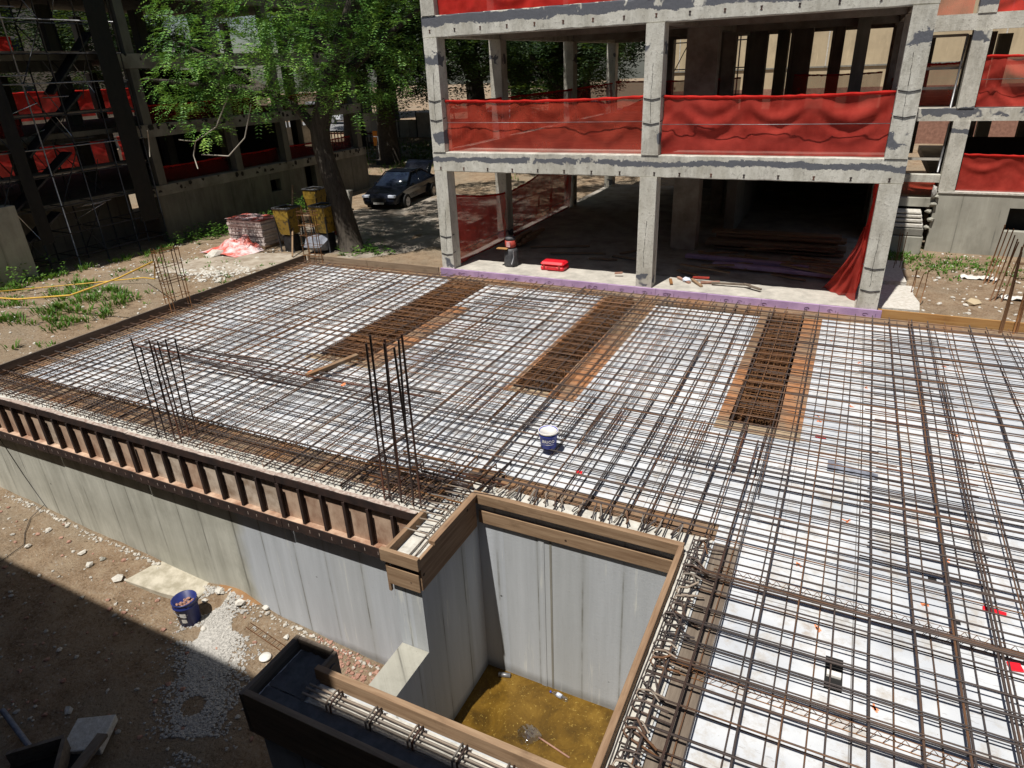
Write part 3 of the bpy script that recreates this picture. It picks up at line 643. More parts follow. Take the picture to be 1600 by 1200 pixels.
# lattice spacers
for (y, x0, x1, nm) in ((6.12, -.7, 2.2, 'rusty thin lattice spacer strip crossing the mesh right of the pit corner'), (4.62, -.95, 2.4, 'thin lattice spacer strip nearest the bottom of the photo'), (6.0, 1.3, 4.5, 'thin lattice spacer strip further right on the mesh')):
    t = thing('lattice_spacer', (x0, y, ZE), nm, 'spacer'); zz = (ZE+.01, -.055)
    for yy, z in ((y-.03, zz[0]), (y+.03, zz[0]), (y, zz[1])): MB().tube(wob((x0, yy, z), (x1, yy-.05, z), 4, .004), .0045, 4).build('wire', M['rebar_rust'], t)
    k = 0; b = MB()
    while x0+k*.1 < x1-.1:
        x = x0+k*.1; f_ = k*.1/(x1-x0)*.05; b.tube([(x, y-.03-f_, zz[0]), (x+.05, y-f_, zz[1]), (x+.1, y+.03-f_, zz[0])], .0035, 4); k += 1
    b.build('lattice', M['rebar_rust'], t)

# starter bar clusters
def cluster(label, pts, top, mat='rebar_dark', r=.0125, hoops=(), base=-.6, lean=(0, 0), hm='rebar_rust', group='column starter bars'):
    cx = sum(p[0] for p in pts)/len(pts); cy = sum(p[1] for p in pts)/len(pts)
    t = thing('starter_bars', (cx, cy, base), label, 'starter bars', group)
    for (x, y) in pts:
        h = top+random.uniform(-.16, .06); MB().tube([(x, y, base), (x+random.uniform(-.015, .015)+lean[0]*.5, y+lean[1]*.5, (base+h)/2), (x+random.uniform(-.03, .03)+lean[0], y+random.uniform(-.03, .03)+lean[1], h)], r, 6).build('bar', M[mat], t)
    x0, x1 = min(p[0] for p in pts)-.015, max(p[0] for p in pts)+.015; y0, y1 = min(p[1] for p in pts)-.015, max(p[1] for p in pts)+.015
    for z in hoops: MB().tube([(x0, y0, z), (x1, y0, z+.01), (x1, y1, z), (x0, y1, z-.01)], .008, 5, closed=True).build('hoop', M[hm], t)
    return t
cluster('eight tall bare dark bars rising from the mesh behind the steel forms at left', [(-9.30, 5.8), (-9.12, 5.8), (-8.95, 5.82), (-8.78, 5.8), (-9.22, 6.0), (-9.02, 6.02), (-8.66, 6.0), (-8.85, 6.0)], 1.58, lean=(.08, 0))
cluster('tall dark bars rising beside the wooden corner box of the pit', [(-4.92, 5.80), (-4.82, 5.80), (-4.76, 5.95), (-4.66, 5.82), (-4.56, 5.95), (-4.46, 5.80), (-4.36, 5.83)], 2.28, lean=(.05, 0), r=.014)
cluster('hooped rusty starter bars by the left edge board with a yellow hose tied on', [(-14.62, 10.3), (-14.5, 10.3), (-14.38, 10.32), (-14.62, 10.8), (-14.5, 10.82), (-14.38, 10.8), (-14.6, 10.55)], 1.45, 'rebar_rust', .012, (.25, .6, .66, 1.0, 1.34, 1.38))
cluster('rusty banded starter bars at the back left corner in front of the yellow skips', [(-14.5, 15.1), (-14.3, 15.1), (-14.1, 15.15), (-14.5, 15.35), (-14.3, 15.35), (-14.1, 15.3), (-13.95, 15.25)], 1.5, 'rebar_rust', .012, (.1, .4, .7, 1.0, 1.3, 1.4))
cluster('thick rusty bars behind the orange edge board at the right side of the photo', [(3.12, 15.25), (3.16, 15.3), (3.36, 15.3), (3.42, 15.35), (3.6, 15.25), (3.66, 15.35)], 1.55, 'rebar_rust', .02, (.95, 1.25), lean=(-.03, 0))
cluster('small group of leaning rusty bars in the right yard near the block wall', [(3.40, 19.7), (3.5, 19.75), (3.6, 19.7), (3.45, 19.9)], 1.0, 'rebar_rust', .014, (), -.4, (.12, 0))
cluster('rusty bars standing in the right yard just behind the tall right cage', [(3.36, 18.2), (3.45, 18.25), (3.58, 18.2), (3.5, 18.4)], 1.1, 'rebar_rust', .014, (), -.4, (.12, 0))
cluster('short thin rusty bars sticking up from the broken slab right of the corner column', [(1.66, 17.45), (1.78, 17.5), (1.9, 17.45), (1.72, 17.9)], .42, 'rebar_rust', .01, (), -.35, (.04, 0))
cluster('short thin bars at the far edge of the shadow right of the corner column', [(1.35, 19.6), (1.5, 19.7), (1.42, 20.0)], .75, 'rebar_rust', .01, (), -.35, (.03, 0))

# ================================================================== main concrete frame building
B = thing('frame_building', (-4.5, 23, -.4), 'bare concrete frame building with grey smeared beams and red netting behind the deck', 'building')
def P(name, args, mat='frame', par=None, lb=None, bev=0): return MB().box(*args).build(name, M[mat], par or B, lb, bev)
CX = ((-9.85, -9.48), (-4.34, -3.95), (.53, .93)); CY = (15.48, 18.9, 24.6, 29.4)
for j, y in enumerate(CY):
    for i, (x0, x1) in enumerate(CX):
        if i == 1 and j == 1: continue
        for (z0, z1) in ((-.0 if j else -.35, 2.6), (3.08, 5.7), (6.17, 9.0)):
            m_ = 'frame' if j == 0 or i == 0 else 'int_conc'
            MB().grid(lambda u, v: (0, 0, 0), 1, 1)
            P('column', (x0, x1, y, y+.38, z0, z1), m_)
def rough_beam(name, x0, x1, y0, y1, z0, z1, mat='frame'):
    """beam whose front edges are slightly irregular"""
    b = MB(); n = int((x1-x0)/.16); rnd = random.Random(z1)
    rows = []
    for i in range(n+1):
        x = x0+(x1-x0)*i/n; j1 = rnd.uniform(-.012, .006)+(rnd.uniform(-.03, 0) if rnd.random() < .12 else 0); j2 = rnd.uniform(-.004, .012)
        rows.append([(x, y1, z1), (x, y0+.012, z1+j1*.3), (x, y0, z1-.014+j1), (x, y0, z0+.014+j2), (x, y0+.012, z0+j2*.3), (x, y1, z0)])
    base = 0
    for r in rows: b.v += r
    for i in range(n):
        for k in range(6): b.f.append((i*6+k, i*6+(k+1) % 6, (i+1)*6+(k+1) % 6, (i+1)*6+k)); b.sm.append(False)
    b.f += [tuple(range(6)), tuple(n*6+k for k in reversed(range(6)))]; b.sm += [False]*2
    return b.build(name, M[mat], B)
for z0, z1 in ((2.6, 3.08), (5.7, 6.17), (9.0, 9.5)):
    rough_beam('beam', -9.87, .94, 15.5, 15.84, z0, z1)
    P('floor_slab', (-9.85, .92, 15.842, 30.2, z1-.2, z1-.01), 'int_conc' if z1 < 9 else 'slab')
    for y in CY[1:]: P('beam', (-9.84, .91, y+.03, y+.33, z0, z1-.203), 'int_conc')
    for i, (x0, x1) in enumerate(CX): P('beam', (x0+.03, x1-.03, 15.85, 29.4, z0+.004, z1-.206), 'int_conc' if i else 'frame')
P('ground_slab', (-9.86, .95, 15.5, 30.2, -.45, -.01), 'int_conc')
MB().grid(lambda u, v: (-9.45+9.95*u, 15.52+v*(1.05+.12*mnoise.noise(Vector((u*9, 1, 1)))), .0+random.uniform(0, .012)), 90, 4, False).build('slab_edge', M['slab'], B)
# rusty pockets in beams and tie wires round columns, cracks
for z, zt in ((2.68, 3), (5.84, 6)):
    for k in range(16):
        x = -9.66+k*.69; 
        if z < 3 and k in (8,): x += .12
        q = MB().box(x-.014, x+.014, 15.492, 15.4995, z-.035, z+.035).box(x-.024, x+.024, 15.491, 15.4985, z+.022, z+.036).box(x-.022, x+.022, 15.491, 15.4985, z-.036, z-.024)
        q.build('anchor_pocket', M['rebar_dark'], B)
for i, (x0, x1) in enumerate(CX):
    for z in ((3.85, 4.3, .9, .42) if i != 1 else (3.75, 4.25)):
        s_ = .006; MB().tube([(x0-.02, 15.6, z+.05), (x0+.02, 15.47, z+.01), ((x0+x1)/2, 15.468, z-.02), (x1-.02, 15.47, z+.01), (x1+.02, 15.6, z+.05)], .009, 5).build('tie_wire', M['steel_dk'], B)
    for (za, zb) in ((.5, 1.6), (3.75, 4.9)):
        b = MB(); z = za; x = x0+.18; r_ = random.Random(i*3+int(za))
        while z < zb:
            nx_ = x+r_.uniform(-.012, .012); wd = r_.uniform(.001, .006)
            b.quad((x-wd, 15.4765, z), (x+wd, 15.4765, z), (nx_+wd, 15.4765, z+.07), (nx_-wd, 15.4765, z+.07))
            z += .07; x = nx_
        b.build('crack', M['black'], B)
# inner piers and walls
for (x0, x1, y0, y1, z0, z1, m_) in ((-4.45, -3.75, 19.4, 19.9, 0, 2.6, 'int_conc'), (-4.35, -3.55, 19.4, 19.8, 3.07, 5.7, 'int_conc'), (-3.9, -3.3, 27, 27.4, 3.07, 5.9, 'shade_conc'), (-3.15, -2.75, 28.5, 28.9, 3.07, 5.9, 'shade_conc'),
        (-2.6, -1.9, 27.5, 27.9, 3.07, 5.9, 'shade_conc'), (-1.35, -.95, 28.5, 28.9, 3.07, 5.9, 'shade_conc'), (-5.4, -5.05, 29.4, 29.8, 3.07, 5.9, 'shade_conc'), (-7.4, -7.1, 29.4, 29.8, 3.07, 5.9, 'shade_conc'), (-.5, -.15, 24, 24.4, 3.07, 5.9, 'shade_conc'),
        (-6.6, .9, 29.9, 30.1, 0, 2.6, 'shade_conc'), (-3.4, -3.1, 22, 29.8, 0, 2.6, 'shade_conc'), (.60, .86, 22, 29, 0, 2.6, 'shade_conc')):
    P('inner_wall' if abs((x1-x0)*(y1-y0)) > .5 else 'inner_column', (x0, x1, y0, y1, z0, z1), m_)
# left edge upstand along ground floor
MB().box(-9.84, -9.6, 15.9, 24.5, -.008, .05).build('upstand', M['slab'], B)

# nets
def net(label, p, q, z0, z1, mat='net', amp=.05, wires=(), hem=True, seed=0, sag=.04, z1b=None, top_amp=None, n=46):
    p, q = Vector((*p, 0)), Vector((*q, 0)); d = (q-p); L = d.length; nn = Vector((d.y, -d.x, 0)).normalized()
    t = thing('safety_net', tuple((p+q)/2+Vector((0, 0, z0))), label, 'safety net', 'red safety nets')
    zb = z1b if z1b is not None else z1
    def f(u, v):
        s_ = u*L; top = z1+(zb-z1)*u-sag*math.sin(u*math.pi)*(1 if L > 2 else .4)
        tw = 1.35; ui = math.floor(s_/tw+seed*.37); uu = s_/tw+seed*.37-ui; k_ = (uu-.5)**2*4
        sw = mnoise.noise(Vector((ui*3.7+seed, (v*1.0-.50*k_*(1-v*.3))*4.6, seed*1.3)))*(1-k_*.75)
        wv = sw*amp*1.5+mnoise.noise(Vector((s_*1.2+seed, v*1.1, seed+3)))*amp*1.0
        dr = (mnoise.noise(Vector((s_*5.5+v*3, v*2.5-s_, seed+9)))*.35+mnoise.noise(Vector((s_*13, v*7, seed)))*.12)*amp
        return p+d*u+nn*(wv+dr)*(.3+.7*math.sin(v*math.pi))+Vector((0, 0, z0+(top-z0)*v))
    MB().grid(f, max(8, int(L/.07)), 26).build('mesh_sheet', M[mat], t)
    if hem:
        rr = random.Random(seed)
        MB().tube([f(i/40, 1)+Vector((0, 0, rr.uniform(-.006, .008))) for i in range(41)], .03, 5, rs=[.022+rr.uniform(0, .018) for _ in range(41)]).build('rolled_hem', M['net_dense'], t)
    for z in wires: MB().tube([p+nn*(amp+.02)+Vector((0, 0, z)), (p+q)/2+nn*(amp+.03)+Vector((0, 0, z-.01)), q+nn*(amp+.02)+Vector((0, 0, z))], .007, 4).build('wire', M['steel'], t)
    return t
net('see through red net in the left bay of the first floor front', (-9.47, 15.66), (-4.35, 15.66), 3.09, 4.28, 'net', .045, (3.78,), seed=1)
net('red net with dark folds in the right bay of the first floor front', (-3.93, 15.66), (.52, 15.66), 3.09, 4.27, 'net2', .08, (3.72,), seed=2)
net('red net in the left bay of the second floor at the top of the photo', (-9.47, 15.66), (-4.35, 15.66), 6.18, 7.3, 'net_dense', .05, seed=3)
net('red net in the right bay of the second floor at the top of the photo', (-3.93, 15.66), (.52, 15.66), 6.18, 7.3, 'net_dense', .05, seed=4)
net('sagging dark red net hung down the left side of the ground floor', (-9.55, 15.95), (-9.55, 24.5), .03, 1.9, 'net2', .14, (.45,), seed=5, z1b=2.5, sag=.7)
net('red net gathered at the right corner column of the ground floor', (.50, 15.95), (.62, 19.5), .02, 2.55, 'net_dense', .10, seed=6, hem=False)
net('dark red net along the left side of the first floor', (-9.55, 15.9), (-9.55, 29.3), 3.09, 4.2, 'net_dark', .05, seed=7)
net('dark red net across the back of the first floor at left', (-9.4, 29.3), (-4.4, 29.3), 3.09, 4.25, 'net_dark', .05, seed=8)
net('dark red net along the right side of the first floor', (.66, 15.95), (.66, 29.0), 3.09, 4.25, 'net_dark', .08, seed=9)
net('red net spread over a frame deep inside the first floor at right', (-2.3, 27.0), (.4, 27.0), 3.09, 4.35, 'net', .05, seed=10)
t = thing('scaffold', (-7.2, 29, 3.08), 'thin scaffold frame standing deep inside the first floor at left', 'scaffold')
for x in (-7.9, -6.9, -4.95, -4.5):
    for y in (31.0, 31.9): MB().tube([(x, y, .0), (x, y, 6.4)], .03, 5).build('pole', M['steel'], t)
for z in (3.6, 4.6, 5.6):
    for (a_, e) in ((-7.9, -6.9), (-4.95, -4.5)): MB().tube([(a_, 31, z), (e, 31, z)], .024, 5).build('ledger', M['steel'], t)
MB().tube([(-7.9, 31, 3.6), (-6.9, 31, 5.5)], .02, 5).build('brace', M['steel'], t)

t = thing('safety_net', (.3, 16.2, 0), 'red net spilling over the slab at the foot of the right corner column', 'safety net', 'red safety nets')
def drp(u, v):
    k_ = (1-v)**1.4
    return Vector((.50-u*(.10+.62*k_)+.03*mnoise.noise(Vector((u*6, v*5, 2))), 15.98+.75*u*k_+.16*mnoise.noise(Vector((u*5+v*2, v*1.5, 4))), .015+1.7*v-.12*u*v))
MB().grid(drp, 26, 22).build('mesh_sheet', M['net2'], t)
# ================================================================== right hand building
Q = thing('frame_building', (6, 26, -.4), 'lower concrete frame building at the right edge with cracked block base wall and red nets', 'building')
def PQ(name, args, mat='frame', lb=None): return MB().box(*args).build(name, M[mat], Q, lb)
y0 = 22.8
PQ('base_wall', (2.27, 4.08, y0, y0+.25, -.45, 1.27), 'oldconc'); PQ('base_wall', (4.08, 11, y0, y0+.25, -.45, .28), 'oldconc'); PQ('base_wall', (4.08, 11, y0+.004, y0+.25, .92, 1.27), 'oldconc'); PQ('base_wall', (5.3, 11, y0+.008, y0+.25, .282, .918), 'oldconc')
MB().box(4.10, 5.28, y0+.5, y0+.6, .2, 1.0).build('window_opening', M['black'], Q)
PQ('wall_coping', (2.3, 11, y0-.03, y0+.25, 1.272, 1.32), 'crumb')
for (x, z0, z1) in ((2.28, 1.32, 3.18), (2.28, 3.50, 5.38), (2.28, 5.76, 8.2), (7.3, 1.32, 3.18), (7.3, 3.5, 5.38), (7.3, 5.76, 8.2)): PQ('column', (x, x+.40, y0-.02, y0+.36, z0, z1))
for (z0, z1) in ((3.18, 3.5), (5.38, 5.76)):
    PQ('beam', (.9, 11, y0, y0+.3, z0, z1)); PQ('floor_slab', (.9, 11, y0+.3, y0+12, z1-.16, z1-.004), 'int_conc')
PQ('floor_slab', (2.4, 11, y0+.25, y0+12, 1.0, 1.26), 'int_conc')
PQ('beam', (1.15, 2.27, y0+.02, y0+.3, 1.55, 1.75)); PQ('beam', (1.1, 2.26, y0+.05, y0+.3, .86, 1.10), 'oldconc')
for (x, y) in ((3.0, 28), (4.7, 28.2), (5.5, 26), (3.2, 33), (6.2, 33), (1.6, 32), (4.3, 34.3)):
    PQ('inner_column', (x, x+.45, y, y+.4, 1.26, 5.4), 'shade_conc')
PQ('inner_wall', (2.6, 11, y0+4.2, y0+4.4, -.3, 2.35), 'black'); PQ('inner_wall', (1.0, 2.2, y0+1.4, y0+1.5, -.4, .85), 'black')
for k in range(5): MB().rock((2.22+random.uniform(-.05, .06), y0-.02, .3+k*.22), .11, seed=k+40).build('broken_edge', M['oldconc'], Q)
MB().rock((2.2, y0-.04, 1.3), .16, (1, .6, 1.2), seed=4).build('hanging_rubble', M['pebble'], Q)
for i, (z, yy) in enumerate(((4.45, y0+.6), (3.95, y0+.6), (2.1, y0+.4), (5.25, y0+1))): PQ('rail', (.95, 2.25, yy, yy+.05, z, z+.07), 'slab')
for x, z0, z1 in ((2.16, 3.5, 5.3), (2.2, 1.8, 3.1)): MB().tube([(x, y0+.3, z0), (x+.03, y0+.3, z1)], .03, 5).build('pipe', M['steel'], Q)
net('red net on the first floor of the right building beyond its white column', (2.7, y0+.15), (7.3, y0+.15), 3.52, 4.75, 'net2', .09, (4.2,), seed=21)
net('smooth red net on the lower floor of the right building at the photo edge', (2.72, y0+.15), (7.3, y0+.15), 1.33, 2.30, 'net2', .05, seed=22)
net('red net at the top right corner on the second floor of the right building', (2.7, y0+.15), (7.3, y0+.15), 5.77, 7.0, 'net_dense', .07, seed=23)
net('narrow red net between the two buildings at first floor height', (.95, y0+.9), (2.25, y0+.9), 3.52, 4.6, 'net', .07, seed=24)
net('narrow red net between the two buildings above second floor height', (.95, y0+.9), (2.25, y0+.9), 5.77, 6.9, 'net', .07, seed=25)
net('narrow low red net between the two buildings under the slab', (.95, y0+.5), (2.25, y0+.5), 1.12, 1.52, 'net', .03, seed=26, hem=False)
# stack of pale blocks between the buildings
t = thing('block_stack', (1.75, 22.4, -.4), 'stack of pale concrete slabs and blocks between the corner column and the cracked wall', 'block stack')
for k, (z0, z1, m_) in enumerate(((-.4, .12, 'oldconc'), (.14, .34, 'shade_conc'), (.36, .46, 'crumb'), (.50, .58, 'crumb'), (.62, .69, 'crumb'), (.72, .78, 'crumb'))):
    MB().box(1.12, 2.12-.03*k, 22.2+.05*k, 22.9, z0, z1).build('block', M[m_], t, None, .015)

# far cream wall
F = thing('rendered_building', (6, 46, -.5), 'tall cream rendered building with a red brick base seen through the concrete frames', 'building')
MB().box(-12.5, 26, 45, 52, 3.2, 16).build('wall', M['cream'], F); MB().box(-12.5, 26, 44.98, 52, -.6, 3.197).build('brick_base', M['redbrick'], F)
MB().box(-12.5, 26, 44.93, 44.998, 4.25, 4.33).build('string_course', M['shade_conc'], F)
for k in range(9): MB().box(-10.5+k*4.1, -10.44+k*4.1, 44.98, 44.998, 4.34, 16).build('joint', M['crumb'], F)

# ================================================================== left building with scaffold
L = thing('frame_building', (-27, 19, -.6), 'long shaded concrete frame building at left with spalled beam edges and red nets inside', 'building')
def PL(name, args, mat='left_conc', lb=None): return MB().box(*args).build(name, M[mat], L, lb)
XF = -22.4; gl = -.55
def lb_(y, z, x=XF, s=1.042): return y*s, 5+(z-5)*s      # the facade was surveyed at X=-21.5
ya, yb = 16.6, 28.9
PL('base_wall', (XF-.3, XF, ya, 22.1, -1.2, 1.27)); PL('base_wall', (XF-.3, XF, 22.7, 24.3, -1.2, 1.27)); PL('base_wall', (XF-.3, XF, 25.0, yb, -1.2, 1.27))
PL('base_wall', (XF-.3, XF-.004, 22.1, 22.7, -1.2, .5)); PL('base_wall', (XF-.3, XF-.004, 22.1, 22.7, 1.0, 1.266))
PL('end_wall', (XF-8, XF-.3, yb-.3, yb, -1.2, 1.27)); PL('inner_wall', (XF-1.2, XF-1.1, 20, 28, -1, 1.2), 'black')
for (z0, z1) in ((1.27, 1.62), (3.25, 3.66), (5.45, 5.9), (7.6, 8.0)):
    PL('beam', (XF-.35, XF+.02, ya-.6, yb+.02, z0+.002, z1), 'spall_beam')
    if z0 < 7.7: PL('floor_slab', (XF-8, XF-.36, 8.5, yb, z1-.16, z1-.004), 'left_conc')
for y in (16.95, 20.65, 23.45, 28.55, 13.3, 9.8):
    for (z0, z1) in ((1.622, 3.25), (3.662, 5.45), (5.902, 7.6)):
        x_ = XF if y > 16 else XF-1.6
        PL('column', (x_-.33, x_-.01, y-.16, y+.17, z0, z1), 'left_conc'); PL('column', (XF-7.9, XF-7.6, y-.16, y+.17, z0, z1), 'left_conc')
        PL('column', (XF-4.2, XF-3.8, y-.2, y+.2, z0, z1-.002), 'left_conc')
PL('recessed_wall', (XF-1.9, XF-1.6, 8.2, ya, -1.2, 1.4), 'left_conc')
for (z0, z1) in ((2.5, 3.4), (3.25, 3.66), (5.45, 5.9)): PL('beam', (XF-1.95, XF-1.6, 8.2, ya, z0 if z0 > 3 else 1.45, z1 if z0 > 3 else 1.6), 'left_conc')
PL('inner_wall', (XF-5.3, XF-5.1, 19.6, 28.2, 1.622, 3.24), 'black'); PL('inner_wall', (XF-5.31, XF-5.1, 20.6, 27.2, 3.662, 5.44), 'black')  # black walls added to darken the bays in front of them
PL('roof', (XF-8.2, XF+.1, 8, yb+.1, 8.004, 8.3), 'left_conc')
MB().box(XF-.1, XF+.45, 10.2, 11.55, -.8, 1.9).build('corner_pier', M['oldconc'], L, 'pale stained concrete pier at the left edge')
for k, (y1, y2, z) in enumerate(((17.1, 20.5, 1.63), (20.8, 23.3, 1.63), (23.6, 28.4, 1.63), (17.1, 20.5, 3.67), (20.8, 23.3, 3.67), (23.6, 28.4, 3.67), (8.5, 13, 3.67))):
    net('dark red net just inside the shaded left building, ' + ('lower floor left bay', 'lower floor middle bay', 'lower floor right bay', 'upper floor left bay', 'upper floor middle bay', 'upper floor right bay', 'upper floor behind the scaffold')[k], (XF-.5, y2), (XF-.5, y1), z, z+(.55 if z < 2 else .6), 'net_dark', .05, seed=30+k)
for k, (y1, y2, z) in enumerate(((9, 15, 1.63), (15.3, 21, 1.63), (21.3, 28, 1.63), (9, 18, 3.67), (18, 28, 3.67), (9, 18, 5.9))):
    net('red net on the far side of the left building, ' + ('lowest at left behind the scaffold', 'lowest in the middle', 'lowest at the right end', 'first floor behind the scaffold', 'first floor right half', 'top floor behind the scaffold')[k], (XF-8.1, y2), (XF-8.1, y1), z+.1, z+(1.15 if z < 5 else .9), 'net_dense', .05, seed=40+k)
# pale wall and street beyond the left building
t = thing('boundary_wall', (-40, 24, -.5), 'sunlit low pale wall with balusters beyond the left building', 'wall')
MB().box(-39.2, -38.9, 5, 44, -.8, 1.5).build('wall', M['slab'], t)
b = MB()
for k in range(100): b.box(-39.12, -38.98, 5.2+k*.38, 5.3+k*.38, 1.502, 2.1)
b.build('balusters', M['slab'], t); MB().box(-39.2, -38.9, 5, 44, 2.102, 2.25).build('rail', M['slab'], t)
t = thing('rendered_building', (-60, 30, 0), 'pale far building glimpsed through the shaded frame at top left', 'building')
MB().box(-66, -58, 18, 46, 0, 13).build('wall', M['slab'], t)
for k in range(6):
    for z in (3.4, 6.6, 9.8): MB().box(-57.99, -57.95, 19.5+k*4.4, 21.7+k*4.4, z, z+1.7).build('window', M['glass'], t)
MB().box(-66.2, -57.8, 17.8, 46.2, 13.002, 13.4).build('roof', M['redbrick'], t)
# scaffold tower
t = thing('scaffold', (-22, 12.8, -.5), 'dark tube scaffold tower with braces and planks standing against the left building', 'scaffold')
SX = (-22.15, -23.25); SY = (9.3, 10.3, 11.2, 12.1, 13.0, 14.0, 15.2, 16.4)
for i, x in enumerate(SX):
    for j, y in enumerate(SY): MB().tube([(x, y, -.6), (x, y, 8.6)], .026, 6).build('pole', M['steel'] if (i+j) % 4 == 0 else M['steel_dk'], t)
for z in (.0, .75, 1.6, 2.5, 3.3, 4.2, 5.1, 5.9, 6.8, 7.6):
    for x in SX: MB().tube([(x+.03, SY[0], z), (x+.03, SY[-1], z)], .02, 5).build('ledger', M['steel_dk'] if z not in (3.3, 5.1, 6.8) else M['steel'], t)  # paler rows imitate sun glints through their colour
    for y in SY: MB().tube([(SX[0], y+.03, z), (SX[1], y+.03, z)], .018, 5).build('transom', M['steel_dk'], t)
for k, z in enumerate((0, 1.6, 3.3, 5.1, 6.8)):
    for j in range(0, 6, 1):
        a_, e = (SY[j], SY[j+1]) if (j+k) % 2 else (SY[j+1], SY[j]); MB().tube([(SX[j % 2]+.05, a_, z), (SX[j % 2]+.05, e, z+1.6)], .018, 5).build('brace', M['steel_dk'], t)
for q in range(60):  # scaffold clutter; the chrome pieces are put in as glints
    y_, z_ = random.uniform(9.2, 15.4), random.uniform(.2, 7.6); L_ = random.uniform(.4, 1.5); a_ = random.choice((0, 0, .3, 1.2, -1.1)); x_ = random.choice((-22.1, -22.6, -23.2)); MB().tube([(x_, y_, z_), (x_+.02, y_+L_*math.cos(a_), z_+L_*math.sin(a_))], .014, 5).build('loose_tube', random.choice((M['chrome'], M['steel'], M['steel_dk'])), t)
for z in (2.52, 4.22, 5.92, 7.62): MB().box(SX[1]+.1, SX[0]-.1, SY[0], SY[-1], z, z+.05).build('plank', M['wood_grey'], t)
for k in range(4): MB().beam((-22.5, 10+k*1.3, -.3+1.7*k), (-22.5, 13+k*.9, 1.4+1.7*k), .5, .06).build('stair_flight', M['steel_dk'], t)
for k in range(7): MB().tube([(-22.12, 15.0-k*.2, .02), (-22.12, 15.6-k*.2, .04)], .01, 4).build('stair_rail', M['steel_dk'], t)
for k, (y1, y2, x_) in enumerate(((15.5, 16.2, -22.05), (12.0, 12.4, -22.05))):
    MB().grid(lambda u, v: (x_+.05*mnoise.noise(Vector((u*3, v*9, k))), y1+(y2-y1)*u, .6+8*v), 6, 40).build('dark_tarpaulin', M['black'], t)

# unseen camera side building throwing the big shadow; walls darkened to cut bounced light
K = thing('apartment_building', (-4, -8, -3), 'tall dark building behind the camera whose shadow covers the lower left ground', 'building')
MB().box(-40, -4.35, -14, -.5, -3.6, 9.75).build('wall', M['spall'], K); MB().box(-4.34, 16, -14, -.52, -3.6, 8.62).build('wall', M['spall'], K)
for k in range(9):
    for z in (.6, 3.9): MB().box(-38+k*4.2, -36.4+k*4.2, -.5, -.46, z, z+1.5).build('window', M['glass'], K)

# ================================================================== trees
def rv(): 
    while 1:
        v = Vector((random.uniform(-1, 1), random.uniform(-1, 1), random.uniform(-1, 1)))
        if .05 < v.length < 1: return v
def spray(b, p, d, L, lw, n=5, droop=.35):
    d = d.normalized(); s_ = d.cross(Vector((0, 0, 1)))
    if s_.length < .05: s_ = Vector((1, 0, 0))
    s_.normalize(); 
    for i in range(n):
        t = (i+.5)/n; c = p+d*L*t+Vector((0, 0, -droop*L*t*t)); w_ = lw*(1-.55*abs(t-.35))
        for sg in (-1, 1):
            e = (s_*sg+d*.35+Vector((0, 0, random.uniform(-.35, .15)))).normalized()*w_; h = (d+Vector((0, 0, random.uniform(-.3, .3))))*w_*.17
            b.quad(c, c+e*.5-h, c+e, c+e*.5+h)
def crown(name, clumps, per, L, lw, mat, parent, n=5, shell=.5):
    b = MB()
    for (c, r) in clumps:
        c = Vector(c); k = int(per*r[0]*r[1]*r[2]**.5)
        for _ in range(k):
            v = rv(); l = v.length; v = v.normalized()*(shell+(1-shell)*l)
            if mnoise.noise(Vector((v.x*1.7+c.x, v.y*1.7+c.y, v.z*1.7+c.z))) < -.10: continue
            p = c+Vector((v.x*r[0], v.y*r[1], v.z*r[2])); d = Vector((v.x, v.y, v.z*.4-.15))+rv()*.7
            spray(b, p, d, L*random.uniform(.6, 1.25), lw*random.uniform(.7, 1.2), n)
    return b.build(name, mat, parent)
TR = thing('acacia_tree', (-14.8, 17.7, -.4), 'leafy green tree with feathery leaves and leaning grey trunk behind the deck corner', 'tree')
tk = [(-14.75, 17.65, -.55), (-14.85, 17.65, .3), (-15.02, 17.65, 1.2), (-15.3, 17.7, 2.2), (-15.48, 17.75, 3.0), (-15.45, 17.75, 3.5), (-15.15, 17.75, 4.1), (-14.75, 17.75, 4.8), (-14.2, 17.8, 5.8), (-13.6, 17.9, 6.9), (-13.2, 18.1, 8.4), (-13.3, 18.2, 9.8)]
MB().tube(tk, .3, 12, rs=[.46, .37, .34, .31, .31, .32, .29, .26, .24, .2, .15, .08]).build('trunk', M['bark'], TR)
limbs = [[(-13.3, 18.2, 8.4), (-13.6, 20.5, 10), (-14, 23, 11.2), (-13.4, 27, 12)], [(-15.5, 17.75, 3.3), (-16.0, 17.6, 4.0), (-16.9, 17.3, 4.6), (-18.2, 17.0, 5.4), (-19.8, 16.6, 6.2)], [(-15.0, 17.75, 4.4), (-14.2, 18.2, 5.2), (-13.0, 18.8, 6.1), (-12.0, 19.2, 6.8)], [(-14.4, 17.8, 5.4), (-15.2, 17.4, 6.6), (-16.4, 17.0, 7.8), (-17.8, 16.8, 8.8)],
    [(-16.9, 17.3, 4.6), (-17.6, 16.6, 4.7), (-18.6, 16.0, 4.9), (-20.3, 15.6, 5.1)], [(-13.6, 17.9, 6.9), (-12.6, 17.2, 7.8), (-11.8, 16.8, 8.6)]]
for l_ in limbs: MB().tube(l_, .1, 8, rs=[.19-.15*i/(len(l_)-1) for i in range(len(l_))]).build('limb', M['bark'], TR)
CL = []
def cl(x, y, z, a, b_, c): CL.append(((x, y, z), (a, b_, c)))
cl(-15.2, 17.2, 5.6, 1.9, 1.6, 1.0); cl(-17.3, 16.9, 5.3, 1.5, 1.4, .95); cl(-19.2, 16.4, 5.0, 1.3, 1.2, .85); cl(-18.6, 15.9, 4.2, 1.0, .9, .6)
